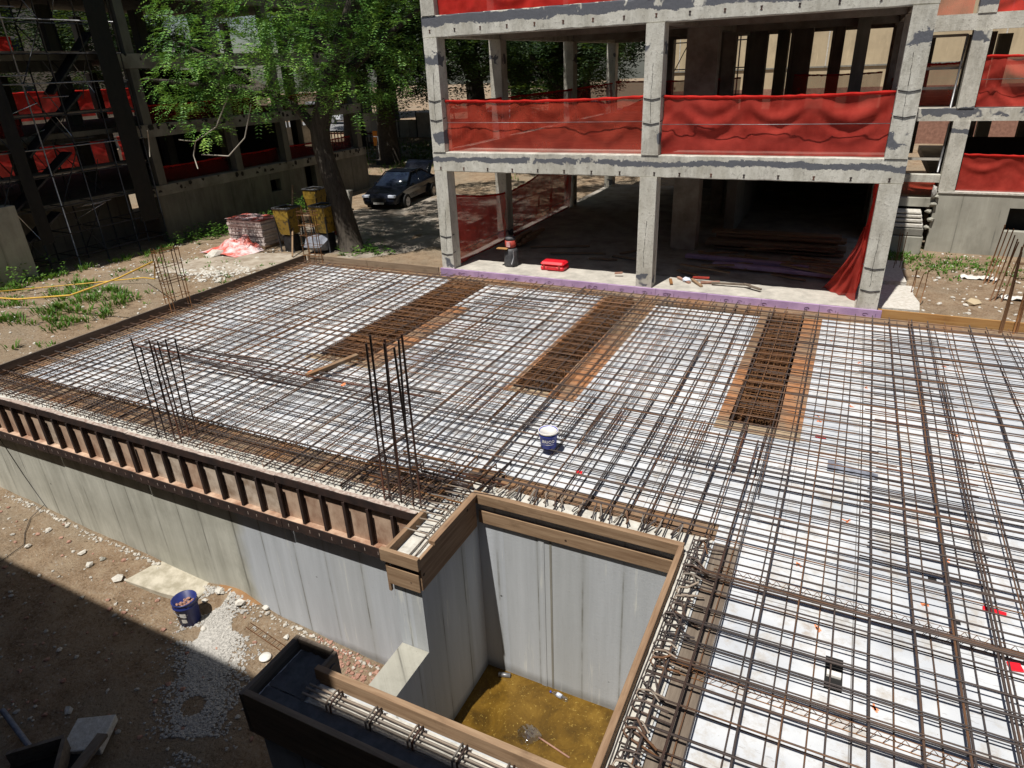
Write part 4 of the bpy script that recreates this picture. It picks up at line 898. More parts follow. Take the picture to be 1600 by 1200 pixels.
cl(-16.6, 16.4, 4.5, 1.0, .8, .7); cl(-13.2, 17.6, 5.2, 1.4, 1.3, 1.0); cl(-12.3, 18.6, 6.1, 1.3, 1.3, .9); cl(-16.6, 17.8, 7.2, 2.0, 1.5, 1.0); cl(-14.0, 18.0, 7.6, 2.0, 1.5, 1.1); cl(-18.9, 16.8, 7.3, 1.6, 1.4, .8)
cl(-15.6, 19.2, 9.6, 2.6, 2.3, 1.2); cl(-12.2, 18.6, 8.8, 1.7, 1.6, 1.1); cl(-18.4, 18.4, 9.0, 1.8, 1.6, .9); cl(-12.6, 15.6, 11.4, 1.9, 1.6, 1.0); cl(-15.4, 15.8, 11.6, 2.0, 1.6, 1.0); cl(-17.8, 19.5, 11.2, 2.2, 2.2, 1.0); cl(-12, 20, 11.2, 2.2, 2.2, 1.0); cl(-14.2, 22, 11.5, 2.6, 2.6, 1.2); cl(-11.4, 24, 12, 2.4, 2.6, 1.2); cl(-17, 24.5, 12, 2.6, 2.6, 1.2); cl(-13, 27.5, 12.5, 2.6, 2.6, 1.2); cl(-16.2, 15.9, 5.6, 1.1, .8, .7); cl(-14.2, 16.2, 6.2, 1.2, .9, .8); cl(-18.2, 15.7, 6.0, 1.2, .8, .7); cl(-15.2, 15.9, 7.0, 1.3, .8, .7); cl(-13.0, 16.6, 6.9, 1.0, .8, .7); cl(-14.6, 16.9, 4.6, .9, .7, .55); cl(-13.4, 16.9, 4.3, .7, .6, .45)  # high out-of-view clumps added to throw dappled shade on the yard
cl(-17.9, 15.6, 3.55, .5, .5, .35)
crown('crown', CL, 195, .42, .15, M['leaf1'], TR, 6)
for pts in ([(-17.2, 15.9, 4.5), (-17.6, 15.6, 3.7), (-18.4, 15.4, 3.3), (-19.0, 15.3, 3.35)], [(-16.2, 15.8, 4.3), (-16.4, 15.5, 3.4), (-17.0, 15.3, 2.9), (-17.9, 15.1, 2.95)], [(-18.4, 15.4, 3.3), (-18.5, 15.3, 2.9), (-18.45, 15.3, 2.5)], [(-20.6, 15.5, 3.6), (-20.7, 15.5, 3.1), (-20.8, 15.5, 2.8)]):
    MB().tube(pts, .018, 5).build('bare_twig', M['twig'], TR)

DT = thing('dark_tree', (-26.2, 36, .0), 'big dark tree in deep shade between the left building and the concrete frame', 'tree', 'trees beyond the buildings')
MB().tube([(-26.2, 36, -.4), (-26.1, 36, 1.5), (-26.0, 36, 3.4), (-25.7, 36.1, 6), (-25.5, 36, 9)], .5, 12, rs=[.85, .62, .55, .4, .2]).build('trunk', M['bark_dark'], DT)
for l_ in ([(-26, 36, 3), (-27.5, 35.6, 4.5), (-29.4, 35.2, 6.4)], [(-26, 36, 3.4), (-24.6, 36, 5), (-22.8, 36, 6.4)], [(-25.8, 36, 5), (-26.2, 37, 7), (-26.5, 38, 9)]): MB().tube(l_, .2, 8, rs=[.3, .2, .08]).build('limb', M['bark_dark'], DT)
CD = [((-26+dx, 36+dy, z), (a, a*.9, a*.6)) for dx, dy, z, a in ((0, 0, 10.6, 3.6), (-3.6, -.5, 8.4, 2.8), (3.4, 0, 8.0, 2.8), (0, -1.5, 7.2, 2.8), (-3.2, -.6, 5.4, 1.9), (2.6, -.4, 5.0, 2.0), (.2, 1.8, 6.3, 2.4), (-1.2, -2, 4.6, 1.5), (3.8, .8, 4.0, 1.3), (1.2, -1.4, 3.6, 1.1))]
crown('crown', CD, 170, .75, .30, M['leaf2'], DT, 4)
for k, (x, y, s_, rz, nm) in enumerate(((-18.5, 39, 1.05, 1.2, 'dark tree seen between the corner column and the big dark trunk'), (-17.5, 47, 1.2, 2.6, 'dark tree filling the gap left of the first floor columns'), (-14.2, 36.5, .85, 4.1, 'dark tree behind the left bay of the concrete frame'), (-32.5, 41, 1.1, 5.2, 'dark tree beyond the white van'), (-44, 33, 1.1, .6, 'green tree seen through the upper floors of the left building'), (-46, 22, 1.15, 3.3, 'green tree beyond the scaffold at the left edge'), (-24, 60, 1.5, 2.2, 'distant tree beyond the street'), (-48, 62, 1.5, 1.0, 'distant tree at far left beyond the street'), (-36, 50, 1.3, 0.2, 'dark tree behind the left end of the fence'), (-20.5, 50.5, 1.2, 3.9, 'dark tree furthest back seen through the left bay of the first floor'), (-24, 44, 1.1, 2.9, 'dark tree just beyond the big dark trunk'))):
    c = copy_tree(DT); c.location = (x, y, gz(x, y)+.4); c.rotation_euler = (0, 0, rz); c.scale = (s_, s_, s_); c['label'] = nm
# ================================================================== fence, sign, van etc. in the far yard
f = thing('fence', (-27, 47, .3), 'grey panel fence along the far side of the yard', 'fence')
for k in range(16):
    x = -36+k*1.7; MB().box(x, x+.07, 46.5, 46.57, .0, 2.2).build('post', M['steel_dk'], f)
    MB().box(x+.08, x+1.68, 46.52, 46.55, .15, 1.6 if k % 3 else 2.1).build('panel', M['slab'] if k % 2 else M['oldconc'], f)
t = thing('picket_barrier', (-33, 42, .1), 'red and white rail barrier near the white van', 'barrier')
for k in range(22): MB().box(-36.5+k*.3, -36.43+k*.3, 42, 42.04, .1, 1.15).build('picket', M['wood_greyX'], t)
for z in (.3, .95): MB().box(-36.6, -29.9, 42.042, 42.08, z, z+.1).build('rail', M['dred'], t)
t = tag(MB().box(-27.9, -26.9, 36.9, 36.98, .75, 1.65).build('board_sign', M['orange'], None, None, .01), 'small orange board leaning by the dark tree trunk', 'sign')
t = thing('generator', (-25, 42.5, .1), 'shiny grey sheet metal box by the far fence', 'container'); MB().box(-25.6, -23.9, 42.5, 43.4, .15, 1.75).build('body', M['steel'], t, None, .04); MB().box(-25.55, -23.95, 42.46, 42.498, .3, .5).build('vent', M['steel_dk'], t)
for q in range(4): MB().box(-25.4+q*.4, -25.36+q*.4, 42.46, 42.498, .6, 1.6).build('rib', M['chrome'], t)
t = thing('wall_unit', (-21.9, 28.2, 1.0), 'pale metal frame fixed at the corner of the left building', 'frame'); MB().tube([(-22.3, 28.95, 1.0), (-21.6, 28.95, 1.0), (-21.6, 28.95, 2.1), (-22.3, 28.95, 2.1)], .04, 5, closed=True).build('frame', M['steel'], t)

def car(loc, rz, paint, label, van=False, lid=False, group=None):
    t = thing('parked_car' if not van else 'parked_van', (0, 0, 0), label, 'car' if not van else 'van', group); W_ = .9; Lh = 2.3
    if van: prof = [(-2.3, .35), (-2.35, .9), (-2.2, 1.05), (-1.3, 1.2), (-.7, 1.95), (2.25, 2.0), (2.35, 1.1), (2.3, .35)]
    else: prof = [(-2.25, .30), (-2.32, .55), (-2.2, .74), (-1.6, .86), (-1.0, .95), (1.7, 1.0), (2.2, .96), (2.32, .7), (2.25, .32)]
    b = MB(); n = len(prof); lay = [(-W_, .93, 0), (-W_*.97, 1, 0), (W_*.97, 1, 0), (W_, .93, 0)]
    secs = []
    for (yy, zz) in prof:
        tp = abs(yy)/2.3; w_ = W_*(1-.13*tp**3)
        secs.append(((-w_, yy, zz), (w_, yy, zz)))
    m_ = len(prof)
    for a_, e in secs: b.v += [a_, e]
    for i in range(m_): j = (i+1) % m_; b.f.append((i*2, i*2+1, j*2+1, j*2)); b.sm.append(False)
    b.f.append(tuple(i*2 for i in range(m_))); b.f.append(tuple(i*2+1 for i in reversed(range(m_)))); b.sm += [False]*2
    o = b.build('body', paint, t, None, .07)
    if not van:
        cb = MB(); bt = [(-1.05, .93), (1.75, .97)]; tpz = [(-.25, 1.42), (.25, 1.46), (1.05, 1.40)]
        poly = [(-1.1, .92), (-.3, 1.40), (.2, 1.45), (.8, 1.42), (1.75, .98)]
        for yy, zz in poly: w1 = .80 if zz < 1.1 else .60; cb.v += [(-w1, yy, zz), (w1, yy, zz)]
        for i in range(4): cb.f.append((i*2, i*2+1, i*2+3, i*2+2)); cb.sm.append(True)
        cb.f.append((0, 2, 4, 6, 8)); cb.f.append((9, 7, 5, 3, 1)); cb.f.append((0, 8, 9, 1)); cb.sm += [False]*3
        cb.build('cabin_glass', M['glass'], t, None, .03)
        rf = MB().grid(lambda u, v: (-.58+1.16*u, -.28+v*1.1, 1.42+.045*math.sin(v*3.14)+.02*math.sin(u*3.14)), 6, 6); rf.build('roof', paint, t)
        for sx in (-1, 1):
            MB().tube([(sx*.80, -1.1, .96), (sx*.61, -.3, 1.42), (sx*.6, .8, 1.43), (sx*.78, 1.72, 1.0)], .028, 5).build('pillar', paint, t); MB().tube([(sx*.80, .2, .95), (sx*.61, .25, 1.44)], .025, 5).build('pillar', paint, t)
            MB().rock((sx*.93, -.75, .98), .11, (1, .6, .7), 3).build('mirror', paint, t)
    else:
        MB().quad((-.75, -1.28, 1.22), (.75, -1.28, 1.22), (.7, -.74, 1.9), (-.7, -.74, 1.9)).build('windscreen', M['glass'], t)
        for sx in (-1, 1): MB().box(min(sx*.905, sx*.915), max(sx*.905, sx*.915), -.9, .2, 1.2, 1.75).build('side_window', M['glass'], t)
    for sx in (-1, 1):
        MB().box(sx*.62-.17, sx*.62+.17, -2.32, -2.18, .62, .74).build('headlight', M['lamp'], t, None, .02)
        for yy in (-1.42, 1.38):
            o = MB(); o.tube([(sx*.74, yy, .33), (sx*.93, yy, .33)], .33, 18); w_ = o.build('wheel', M['tyre'], t)
            MB().tube([(sx*.925, yy, .33), (sx*.945, yy, .33)], .2, 12).build('rim', M['chrome'], w_)
    MB().box(-.35, .35, -2.335, -2.30, .45, .62).build('grille', M['black'], t); MB().box(-.25, .25, -2.345, -2.337, .36, .44).build('number_plate', M['white'], t)
    if lid:
        b = MB().grid(lambda u, v: (-.68+1.36*u, 1.62+v*.62, 1.02+v*.62+.10*math.sin(v*3.14)), 6, 6); o = b.build('open_boot_lid', paint, t); sf = o.modifiers.new('s', 'SOLIDIFY'); sf.thickness = .05
    t.location = loc; t.rotation_euler = (0, 0, rz); return t
car((-18.35, 26.0, gz(-18.35, 26.0)-.08), .14, M['carblack'], 'black saloon car parked with its boot lid open beside the leaning tree', lid=True)
car((-46.5, 55, .70), 1.45, M['carwhite'], 'white van standing on the street beyond the left building', True)
car((-27.5, 55.3, .7), 1.7, M['carwhite'], 'white car in the street seen through the red net')
car((-20.0, 56.8, .7), 1.6, M['cargrey'], 'silver car in the street left of the first floor columns')
car((-15.5, 58, .7), 1.6, M['carwhite'], 'white car in the street furthest right behind the concrete frame')

# ================================================================== things on the deck and slab
def bucket(loc, r0, r1, h, mat, label, name='bucket', fillm=None, fillz=.6, lid=False, seed=0, text=None, rimm=None):
    t = thing(name, loc, label, 'bucket'); x, y, z = loc
    MB().lathe(loc, [(.001, 0), (r0, 0), (r0*1.0+(r1-r0)*.8, h*.78), (r1*1.06, h*.79), (r1*1.06, h*.82), (r1*1.0, h*.83), (r1*1.02, h*.97), (r1*1.06, h*.98), (r1*1.05, h), (r1*.95, h), (r0*.93, h*.05), (.001, h*.04)], 26).build('shell', mat, t)
    return t
pb = bucket((-3.37, 7.74, -.02), .115, .135, .26, M['blue'], 'small blue paint pail with a white lid and white lettering standing on the mesh')
MB().lathe((-3.37, 7.74, -.02), [(.143, .235), (.150, .238), (.148, .262), (.138, .266), (.134, .25), (.001, .245)], 26).build('lid', M['white'], pb)
def letters(txt, size, centre, radius, ang0, mat, parent, name='lettering'):
    cu = bpy.data.curves.new('txt', 'FONT'); cu.body = txt; cu.size = size; cu.align_x = 'CENTER'; cu.extrude = .0015; cu.resolution_u = 2
    to = bpy.data.objects.new('txt', cu); COL.objects.link(to); bpy.context.view_layer.update()
    me = bpy.data.meshes.new_from_object(to.evaluated_get(bpy.context.evaluated_depsgraph_get())); bpy.data.objects.remove(to)
    c = Vector(centre)-WL[parent.name]
    for v in me.vertices:
        a = ang0+v.co.x/radius; rr = radius+v.co.z
        v.co = Vector((c.x+math.cos(a)*rr, c.y+math.sin(a)*rr, c.z+v.co.y))
    me.materials.clear(); me.materials.append(mat); o = bpy.data.objects.new(name, me); COL.objects.link(o); o.parent = parent; WL[o.name] = WL[parent.name]; return o
letters('BRICO', .066, (-3.37, 7.74, .09), .136, math.atan2(-7.7, 3.2), M['white'], pb)
letters('\u2014\u2014\u2014', .05, (-3.37, 7.74, .045), .132, math.atan2(-7.7, 3.2), M['white'], pb, 'label_stripe')
MB().tube([(-3.37+.142*math.cos(a), 7.74+.142*math.sin(a), .02+.05*abs(math.sin(a-.4))) for a in (-2.6, -2.2, -1.8, -1.4, -1, -.6)], .004, 4).build('handle', M['steel'], pb)
for (x, y, w_, d_, a_, nm) in ((.19, 9.66, .15, .07, 0, 'flat red plastic piece lying on the foam near the right trench'), (-2.77, 7.4, .09, .07, .2, 'small red piece on the foam right of the blue pail'), (1.97, 6.6, .20, .06, -.1, 'long red strip on the foam near the right edge of the photo'), (2.04, 5.88, .11, .1, .2, 'square red piece on the foam at the right edge of the photo')):
    tag(MB().obox((x, y, ZE+.012), (w_/2*math.cos(a_), w_/2*math.sin(a_), 0), (-d_/2*math.sin(a_), d_/2*math.cos(a_), 0), (0, 0, .008)).build('plastic_piece', M['red'], None, None, .003), nm, 'plastic piece')
tag(MB().grid(lambda u, v: (.32+.62*u, 8.72+.28*v*(1-.5*u), ZE+.02+.05*abs(mnoise.noise(Vector((u*6, v*5, 2))))*math.sin(v*3.1)*math.sin(u*3.1+.05)), 24, 12).build('sack', M['bag'], None), 'crumpled grey blue sacking lying under the mesh right of the centre', 'sack')
tag(MB().beam((-8.42, 8.3, .03), (-8.13, 9.42, .03), .1, .07).build('timber_baton', M['ply'], None, None, .004), 'short pale timber baton lying on the mesh left of the tall bars', 'timber')
b = thing('loose_bars', (-9.3, 8.3, .02), 'bundle of long dark steel bars laid loosely across the mesh left of centre', 'rebar')
for p, q, r in (((-13.0, 8.45, .02), (-5.7, 8.55, .03), .018), ((-13.05, 8.2, .02), (-5.9, 8.35, .03), .016), ((-12.6, 8.12, .02), (-6.2, 8.1, .03), .014), ((-10.5, 8.0, .03), (-5.9, 7.85, .02), .016), ((-12.9, 8.35, .05), (-9.5, 8.6, .03), .014)):
    MB().tube(wob(p, q, 5, .01), r, 5).build('bar', M['rebar_dark'] if r < .017 else M['rebar'], b)
for (x, y, nm) in ((-8.45, 8.42, 'orange paint blob on the loose bars by the timber baton'), (-7.5, 8.2, 'orange paint blob on the loose bars right of the timber baton')): tag(MB().rock((x, y, .05), .06, (1, .7, .4), 3).build('paint_blob', M['spray']), nm, 'paint mark')
# tool case
t = thing('tool_case', (-6.82, 16.3, 0), 'bright red plastic tool case with a rounded lid on the slab edge', 'tool case'); x0, x1, y0_, y1_ = -7.17, -6.5, 16.12, 16.55
MB().box(x0, x1, y0_, y1_, .005, .13).build('case_base', M['red'], t, None, .035); MB().box(x0-.008, x1+.008, y0_-.008, y1_+.008, .134, .24).build('case_lid', M['red'], t, None, .06)
MB().tube([(-6.95, y0_-.01, .1), (-6.95, y0_-.05, .12), (-6.7, y0_-.05, .12), (-6.7, y0_-.01, .1)], .012, 6).build('handle', M['dred'], t)
for x in (x0+.12, x1-.12): MB().box(x-.025, x+.025, y0_-.02, y0_-.009, .09, .17).build('latch', M['dred'], t)
# vacuum / canister
t = thing('canister_machine', (-8.12, 16.3, 0), 'dark grey canister with a red and black motor head beside the left column', 'machine')
MB().lathe((-8.12, 16.3, .0), [(.001, 0), (.19, 0), (.2, .05), (.19, .42), (.17, .5), (.001, .5)], 20).build('drum', M['dkgrey'], t); MB().lathe((-8.12, 16.3, .52), [(.001, 0), (.13, 0), (.155, .05), (.15, .2), (.001, .21)], 18).build('motor_head', M['dred'], t)
MB().lathe((-8.12, 16.3, .735), [(.001, 0), (.15, 0), (.14, .06), (.09, .09), (.001, .1)], 18).build('cap', M['dkgrey'], t); MB().box(-8.17, -8.06, 16.135, 16.16, .56, .70).build('badge', M['pink'], t)
tag(MB().obox((-8.28, 16.12, .515), (.16, 0, 0), (0, .07, 0), (0, 0, .009)).build('wood_offcut', M['wood_orange']), 'small pale board offcut resting on the dark canister', 'wood offcut')
MB().tube([(-8.0, 16.2, .48), (-7.95, 16.12, .3), (-8.0, 16.1, .1)], .02, 6).build('hose', M['steel'], t)
# debris at the centre column
rnd = random.Random(3)
for k, (x, y, L_, a_, m_, nm) in enumerate(((-3.35, 16.3, .5, 2.4, 'brick', 'reddish brick shard pile end nearest the centre column'), (-3.0, 16.15, .55, 2.2, 'woodX', 'thin timber scrap crossing the debris right of the centre column'), (-2.7, 16.25, .45, .3, 'brick', 'flat red brown scrap right of the centre column'), (-3.6, 16.0, .3, 1.9, 'rebar_rust', 'short rusty stub by the foot of the centre column'), (-2.2, 16.2, .9, .05, 'wood_grey', 'long grey lath on the slab edge'), (-1.7, 16.1, .5, 2.6, 'wood_grey', 'short slanting lath on the slab edge'), (-5.0, 16.2, .2, .2, 'brick', 'brick chip left of the centre column'), (-2.95, 16.4, .4, .0, 'dred', 'dull red strip among the debris'))):
    tag(MB().obox((x, y, .035+.01*k), (L_/2*math.cos(a_), L_/2*math.sin(a_), .01), (-.035*math.sin(a_), .035*math.cos(a_), 0), (0, 0, .018)).build('scrap_piece', M[m_]), nm, 'scrap piece')
tag(MB().rock((-3.28, 16.28, .06), .12, (1, .8, .5), 5).build('scrap_bag', M['lamp']), 'small pale blue bag among the debris', 'bag')
for k, (x0, x1, y, nm) in enumerate(((-3.75, -.6, 18.2, 'long purple form board on the dark ground floor'), (-2.9, .1, 17.6, 'purple form board in front leaning lower on the dark ground floor'))):
    t = tag(MB().obox(((x0+x1)/2, y, .12), ((x1-x0)/2, -.12, 0), (.01, .1, 0), (0, -.02, .05)).build('form_board', M['purple'], None, None, .01), nm, 'form board')
t = thing('plank_stack', (-1.6, 20, 0), 'stack of long planks deep in the dark ground floor', 'planks')
for k in range(7): MB().obox((-1.7+random.uniform(-.2, .2), 20+random.uniform(-.3, .3), .06+.07*k), (1.7, random.uniform(-.05, .05), 0), (0, .3-.02*k, 0), (0, 0, .028)).build('plank', M['wood_greyX'], t)
for k in range(18):
    x, y = random.uniform(-3.6, .2), random.uniform(16.6, 19.5); a_ = random.uniform(-.6, .6); L_ = random.uniform(.4, 1.6)
    tag(MB().obox((x, y, .02+.012*k), (L_/2*math.cos(a_), L_/2*math.sin(a_), 0), (-.05*math.sin(a_), .05*math.cos(a_), 0), (0, 0, .012)).build('timber_scrap', M['woodX']), 'timber scrap strewn over the dark ground floor of the right bay', 'timber scrap', 'timber scraps on the ground floor')
t = thing('plank_stack', (-8.9, 19, 0), 'pile of pale timber blocks inside the ground floor by the red side net', 'planks')
for k in range(6): MB().obox((-9.0+.08*k, 18.3+.15*k, .1+.09*(k % 3)), (.06, .0, 0), (.02, .55, 0), (0, 0, .04)).build('timber', M['woodY'], t)
for k, (x, y, L_, a_) in enumerate(((-6.8, 18.0, 1.6, .25), (-5.9, 17.6, .8, .1), (-5.2, 17.9, 1.1, -.2), (-7.6, 18.6, 1.8, .35), (-5.4, 18.6, .7, .9))):
    tag(MB().obox((x, y, .03), (L_/2*math.cos(a_), L_/2*math.sin(a_), 0), (-.06*math.sin(a_), .06*math.cos(a_), 0), (0, 0, .015)).build('loose_board', M['wood_greyX']), 'loose board on the dark ground floor, %s' % ('long one in the middle of the left bay', 'short one behind the red tool case', 'one nearest the centre column', 'longest one towards the back', 'small slanting one at the back')[k], 'board')

# ================================================================== front yard
bx, by = -8.56, 4.95; bz = gz(bx, by)-.005
bb = bucket((bx, by, bz), .158, .185, .47, M['blue2'], 'navy blue bucket full of brick rubble standing on the ground in front of the wall')
rb = MB()
for k in range(46):
    a_, r_ = random.random()*6.28, random.random()**.5*.14; rb.rock((bx+r_*math.cos(a_), by+r_*math.sin(a_), bz+.31+random.uniform(0, .05)), random.uniform(.02, .045), (1, .7, .6))
tag(rb.build('brick_rubble', M['brick']), 'orange brick rubble heaped inside the navy bucket', 'rubble', kind='stuff')
for (a0, a1, z0, z1) in ((.0, .55, .21, .30), (.02, .5, .10, .18)):
    b = MB().grid(lambda u, v: (bx+(.161+.05*(z0+(z1-z0)*v))*math.cos(-1.35+a0+(a1-a0)*u), by+(.161+.05*(z0+(z1-z0)*v))*math.sin(-1.35+a0+(a1-a0)*u), bz+z0+(z1-z0)*v), 8, 2); b.build('label_sticker', M['white'], bb)
MB().tube([(bx+.195*math.cos(a), by+.195*math.sin(a), bz+.36-.1*math.sin((a+2.6)*1.0)**2) for a in (-2.6, -2.2, -1.8, -1.4, -1, -.6)], .004, 4).build('handle', M['steel'], bb)
# slab piece
b = MB(); pts = [(-10.2, 5.02), (-10.05, 5.75), (-9.05, 5.95), (-8.75, 5.55), (-8.78, 5.22), (-9.4, 5.1)]; n = len(pts)
zt = -2.74; b.v = [(x, y, -3.0) for x, y in pts]+[(x, y, zt-(x+10)*.07) for x, y in pts]
for i in range(n): b.f.append((i, (i+1) % n, n+(i+1) % n, n+i)); b.sm.append(False)
b.f.append(tuple(range(n, 2*n))); b.sm.append(False); tag(b.build('concrete_slab_piece', M['slabpiece'], None, None, .012), 'flat cream concrete slab piece behind the navy bucket', 'concrete slab')
def stones(name, label, pts, mat, cat='rubble', sz=(.03, .08), sq=(1, .8, .55)):
    b = MB()
    for (x, y) in pts: s_ = random.uniform(*sz)*random.choice((.5, .7, 1, 1)); b.rock((x, y, gz(x, y)+s_*.2), s_, sq)
    return tag(b.build(name, mat), label, cat, kind='stuff')
# gravel spill
pts = []
while len(pts) < 6500:
    t = random.random(); cx = -8.55+t*1.75; cy = 5.7-t*2.3; s_ = .22+.26*math.sin(t*3.1); x, y = cx+random.gauss(0, s_*.6), cy+random.gauss(0, s_*.55)
    if y < 5.55 and mnoise.noise(Vector((x*2.2, y*2.2, 4))) > -.12-.15*math.sin(t*3.1): pts.append((x, y))
stones('gravel_spill', 'pale gravel spilled from the bucket towards the lower left shadow', pts, M['pebble'], 'gravel', (.016, .034))
o = patch('gravel_bed', -7.8, 4.65, .34, .62, M['pebble'], .012, 12, rot=.62); tag(o, 'pale crushed gravel bed under the loose stones right of the navy bucket', 'gravel', kind='stuff')
pts = [(-14.4+k*.026+random.uniform(-.03, .03), 5.57-abs(random.gauss(0, .045))) for k in range(360)]
stones('mortar_crumbs', 'line of pale mortar crumbs along the foot of the basement wall', pts, M['slab'], 'crumbs', (.012, .05))
pts = [(random.uniform(-14.5, -4.6), 1.2+4.3*random.random()) for _ in range(520)]
stones('stones', 'small stones scattered over the brown soil in front of the wall', pts, M['slab'], 'stones', (.012, .05))
pts = [(random.uniform(-14.5, -4.6), 1.2+4.3*random.random()) for _ in range(260)]
stones('brick_chips', 'reddish brick chips scattered on the soil in front of the wall', pts, M['brick'], 'brick chips', (.015, .06))
pts = [(random.uniform(-6.6, -4.4), random.uniform(4.1, 5.6)) for _ in range(1100)]
stones('brick_chips', 'dense brown brick and mortar chips at the foot of the wall beside the pit', pts, M['brick'], 'brick chips', (.015, .05))
for k, (x, y, s_, nm) in enumerate(((-11.5, 5.14, .13, 'white stone left of the cream slab piece, upper of the pair'), (-11.05, 4.98, .15, 'white stone left of the cream slab piece, lower of the pair'), (-10.33, 5.0, .17, 'white block touching the left corner of the cream slab piece'), (-12.6, 5.24, .12, 'pale stone near the wall at the far left'), (-12.5, 4.8, .14, 'pale stone at the left edge of the sunny strip'), (-8.45, 5.5, .14, 'white mortar lump right behind the navy bucket'), (-8.62, 5.3, .12, 'white mortar lump just right of the navy bucket rim'), (-7.95, 5.45, .16, 'large white mortar lump on the gravel near the wall'), (-7.55, 5.62, .13, 'white mortar lump touching the wall foot'), (-8.2, 4.9, .1, 'broken tile piece beside the bucket shadow'), (-6.9, 5.35, .1, 'pale lump near the rusty mesh strip'), (-11.0, 5.2, .1, 'brown grey stone between the two white stones'), (-8.7, 3.0, .12, 'pale stone deep in the shadow'), (-9.8, 3.6, .1, 'lone stone in the shadow at left'))):
    tag(MB().rock((x, y, gz(x, y)+s_*.2), s_*.62, (1, .8, .55), k+3).build('stone', M['crumb'] if k != 11 else M['oldconc']), nm, 'stone')
t = tag(MB().lathe((-6.95, 4.93, gz(-6.95, 4.93)+.02), [(.001, .02), (.09, .02), (.095, .0), (.001, 0)], 18).build('white_disc', M['white']), 'round white disc lying on the soil near the shadow edge', 'disc')
t = thing('rusty_mesh_strip', (-7.2, 5.25, -3), 'rusty ladder shaped strip of thin bars lying on the soil', 'mesh strip')
for e in (0, .1): MB().tube([(-7.6, 5.2+e, gz(-7.6, 5.2)+.04), (-6.8, 5.12+e, gz(-6.8, 5.12)+.05)], .007, 4).build('wire', M['rebar_rust'], t)
for k in range(8): x = -7.55+k*.1; MB().tube([(x, 5.19-.01*k, gz(x, 5.2)+.045), (x+.02, 5.3-.01*k, gz(x, 5.2)+.045)], .005, 4).build('cross_wire', M['rebar_rust'], t)
tag(patch('clay_spill', -8.1, 5.62, .5, .12, M['brown_pool'], .012, 3), 'brown clay spill against the foot of the wall', 'clay', kind='stuff')
MBc = MB().tube([(-13.2, 5.6, gz(-13.2, 5.55)+.1), (-13.2, 5.3, gz(-13.2, 5.3)+.02), (-12.9, 5.0, gz(-12.9, 5)+.02), (-12.6, 4.8, gz(-12.6, 4.8)+.02), (-12.5, 4.3, gz(-12.5, 4.3)+.02)], .006, 5)
tag(MBc.build('cable', M['wire']), 'thin black cable trailing over the soil from the wall at left', 'cable')
tag(MB().tube([(-13.9, 5.62, -1.0), (-13.55, 5.62, -1.8), (-13.2, 5.62, -2.45)], .006, 4).build('cable', M['wire']), 'thin dark cable hanging diagonally on the basement wall at left', 'cable')
# shaded bits lower left
tag(MB().tube([(-9.35, 2.55, -2.7), (-8.3, 2.35, -2.78)], .035, 8).build('blue_pipe', M['bag']), 'blue grey pipe lying in the dark corner at lower left', 'pipe')
tag(MB().obox((-8.0, 2.85, -2.85), (.25, .12, .03), (-.14, .22, 0), (0, 0, .06)).build('concrete_block', M['crumb'], None, None, .01), 'pale broken block in the shadow at lower left', 'block')
tag(MB().beam((-7.75, 2.9, -2.75), (-7.45, 2.1, -2.7), .14, .05).build('timber_offcut', M['wood_grey']), 'grey timber offcut beside the pale block in the shadow', 'timber')
t = thing('wooden_tray', (-8.1, 2.3, -2.95), 'dark open wooden tray at the bottom left edge of the photo', 'tray')
MB().beam((-8.5, 2.15, -2.72), (-8.05, 2.62, -2.72), .05, .25).build('side', M['wood_grey'], t); MB().beam((-8.03, 2.6, -2.72), (-7.4, 2.0, -2.72), .05, .25).build('side', M['wood_grey'], t); MB().obox((-8.0, 2.2, -2.86), (.3, .3, 0), (-.3, .3, 0), (0, 0, .01)).build('base', M['black'], t)
# pit things
t = thing('plastic_bottle', (-2.6, 6.18, -3.13), 'small clear plastic bottle floating against the back wall of the pit', 'bottle')
MB().tube([(-2.72, 6.18, -3.1), (-2.70, 6.18, -3.1), (-2.66, 6.18, -3.1), (-2.5, 6.15, -3.1), (-2.46, 6.15, -3.1)], .03, 10, rs=[.012, .013, .032, .034, .03]).build('bottle_body', M['clear'], t); MB().tube([(-2.74, 6.18, -3.1), (-2.72, 6.18, -3.1)], .015, 8).build('cap', M['blue'], t); MB().tube([(-2.63, 6.177, -3.1), (-2.55, 6.162, -3.1)], .0345, 10).build('label', M['lamp'], t)
b = MB()
b.grid(lambda u, v: (-2.74+(.15+.05*mnoise.noise(Vector((math.cos(u*6.283)*2, math.sin(u*6.283)*2, v*3))))*math.cos(u*6.283)*math.sin(v*1.57+.02), 5.44+(.15+.05*mnoise.noise(Vector((math.cos(u*6.283)*2, math.sin(u*6.283)*2, v*3+5))))*math.sin(u*6.283)*math.sin(v*1.57+.02), -3.12+.09*math.cos(v*1.57)+.03*mnoise.noise(Vector((math.cos(u*6.283)*5*v, math.sin(u*6.283)*5*v, 1)))), 28, 9)
tag(b.build('plastic_bag', M['clear']), 'crumpled clear plastic bag floating in the brown pit water', 'plastic bag')
tag(MB().tube([(-2.6, 5.46, -3.115), (-2.12, 5.36, -3.12)], .012, 5).build('stick', M['brick']), 'thin stick beside the plastic bag in the pit water', 'stick')
tag(MB().tube([(-3.55, 6.15, -3.1), (-3.38, 6.2, -3.1)], .035, 8).build('pipe_stub', M['steel']), 'short grey pipe stub in the shaded corner of the pit', 'pipe')

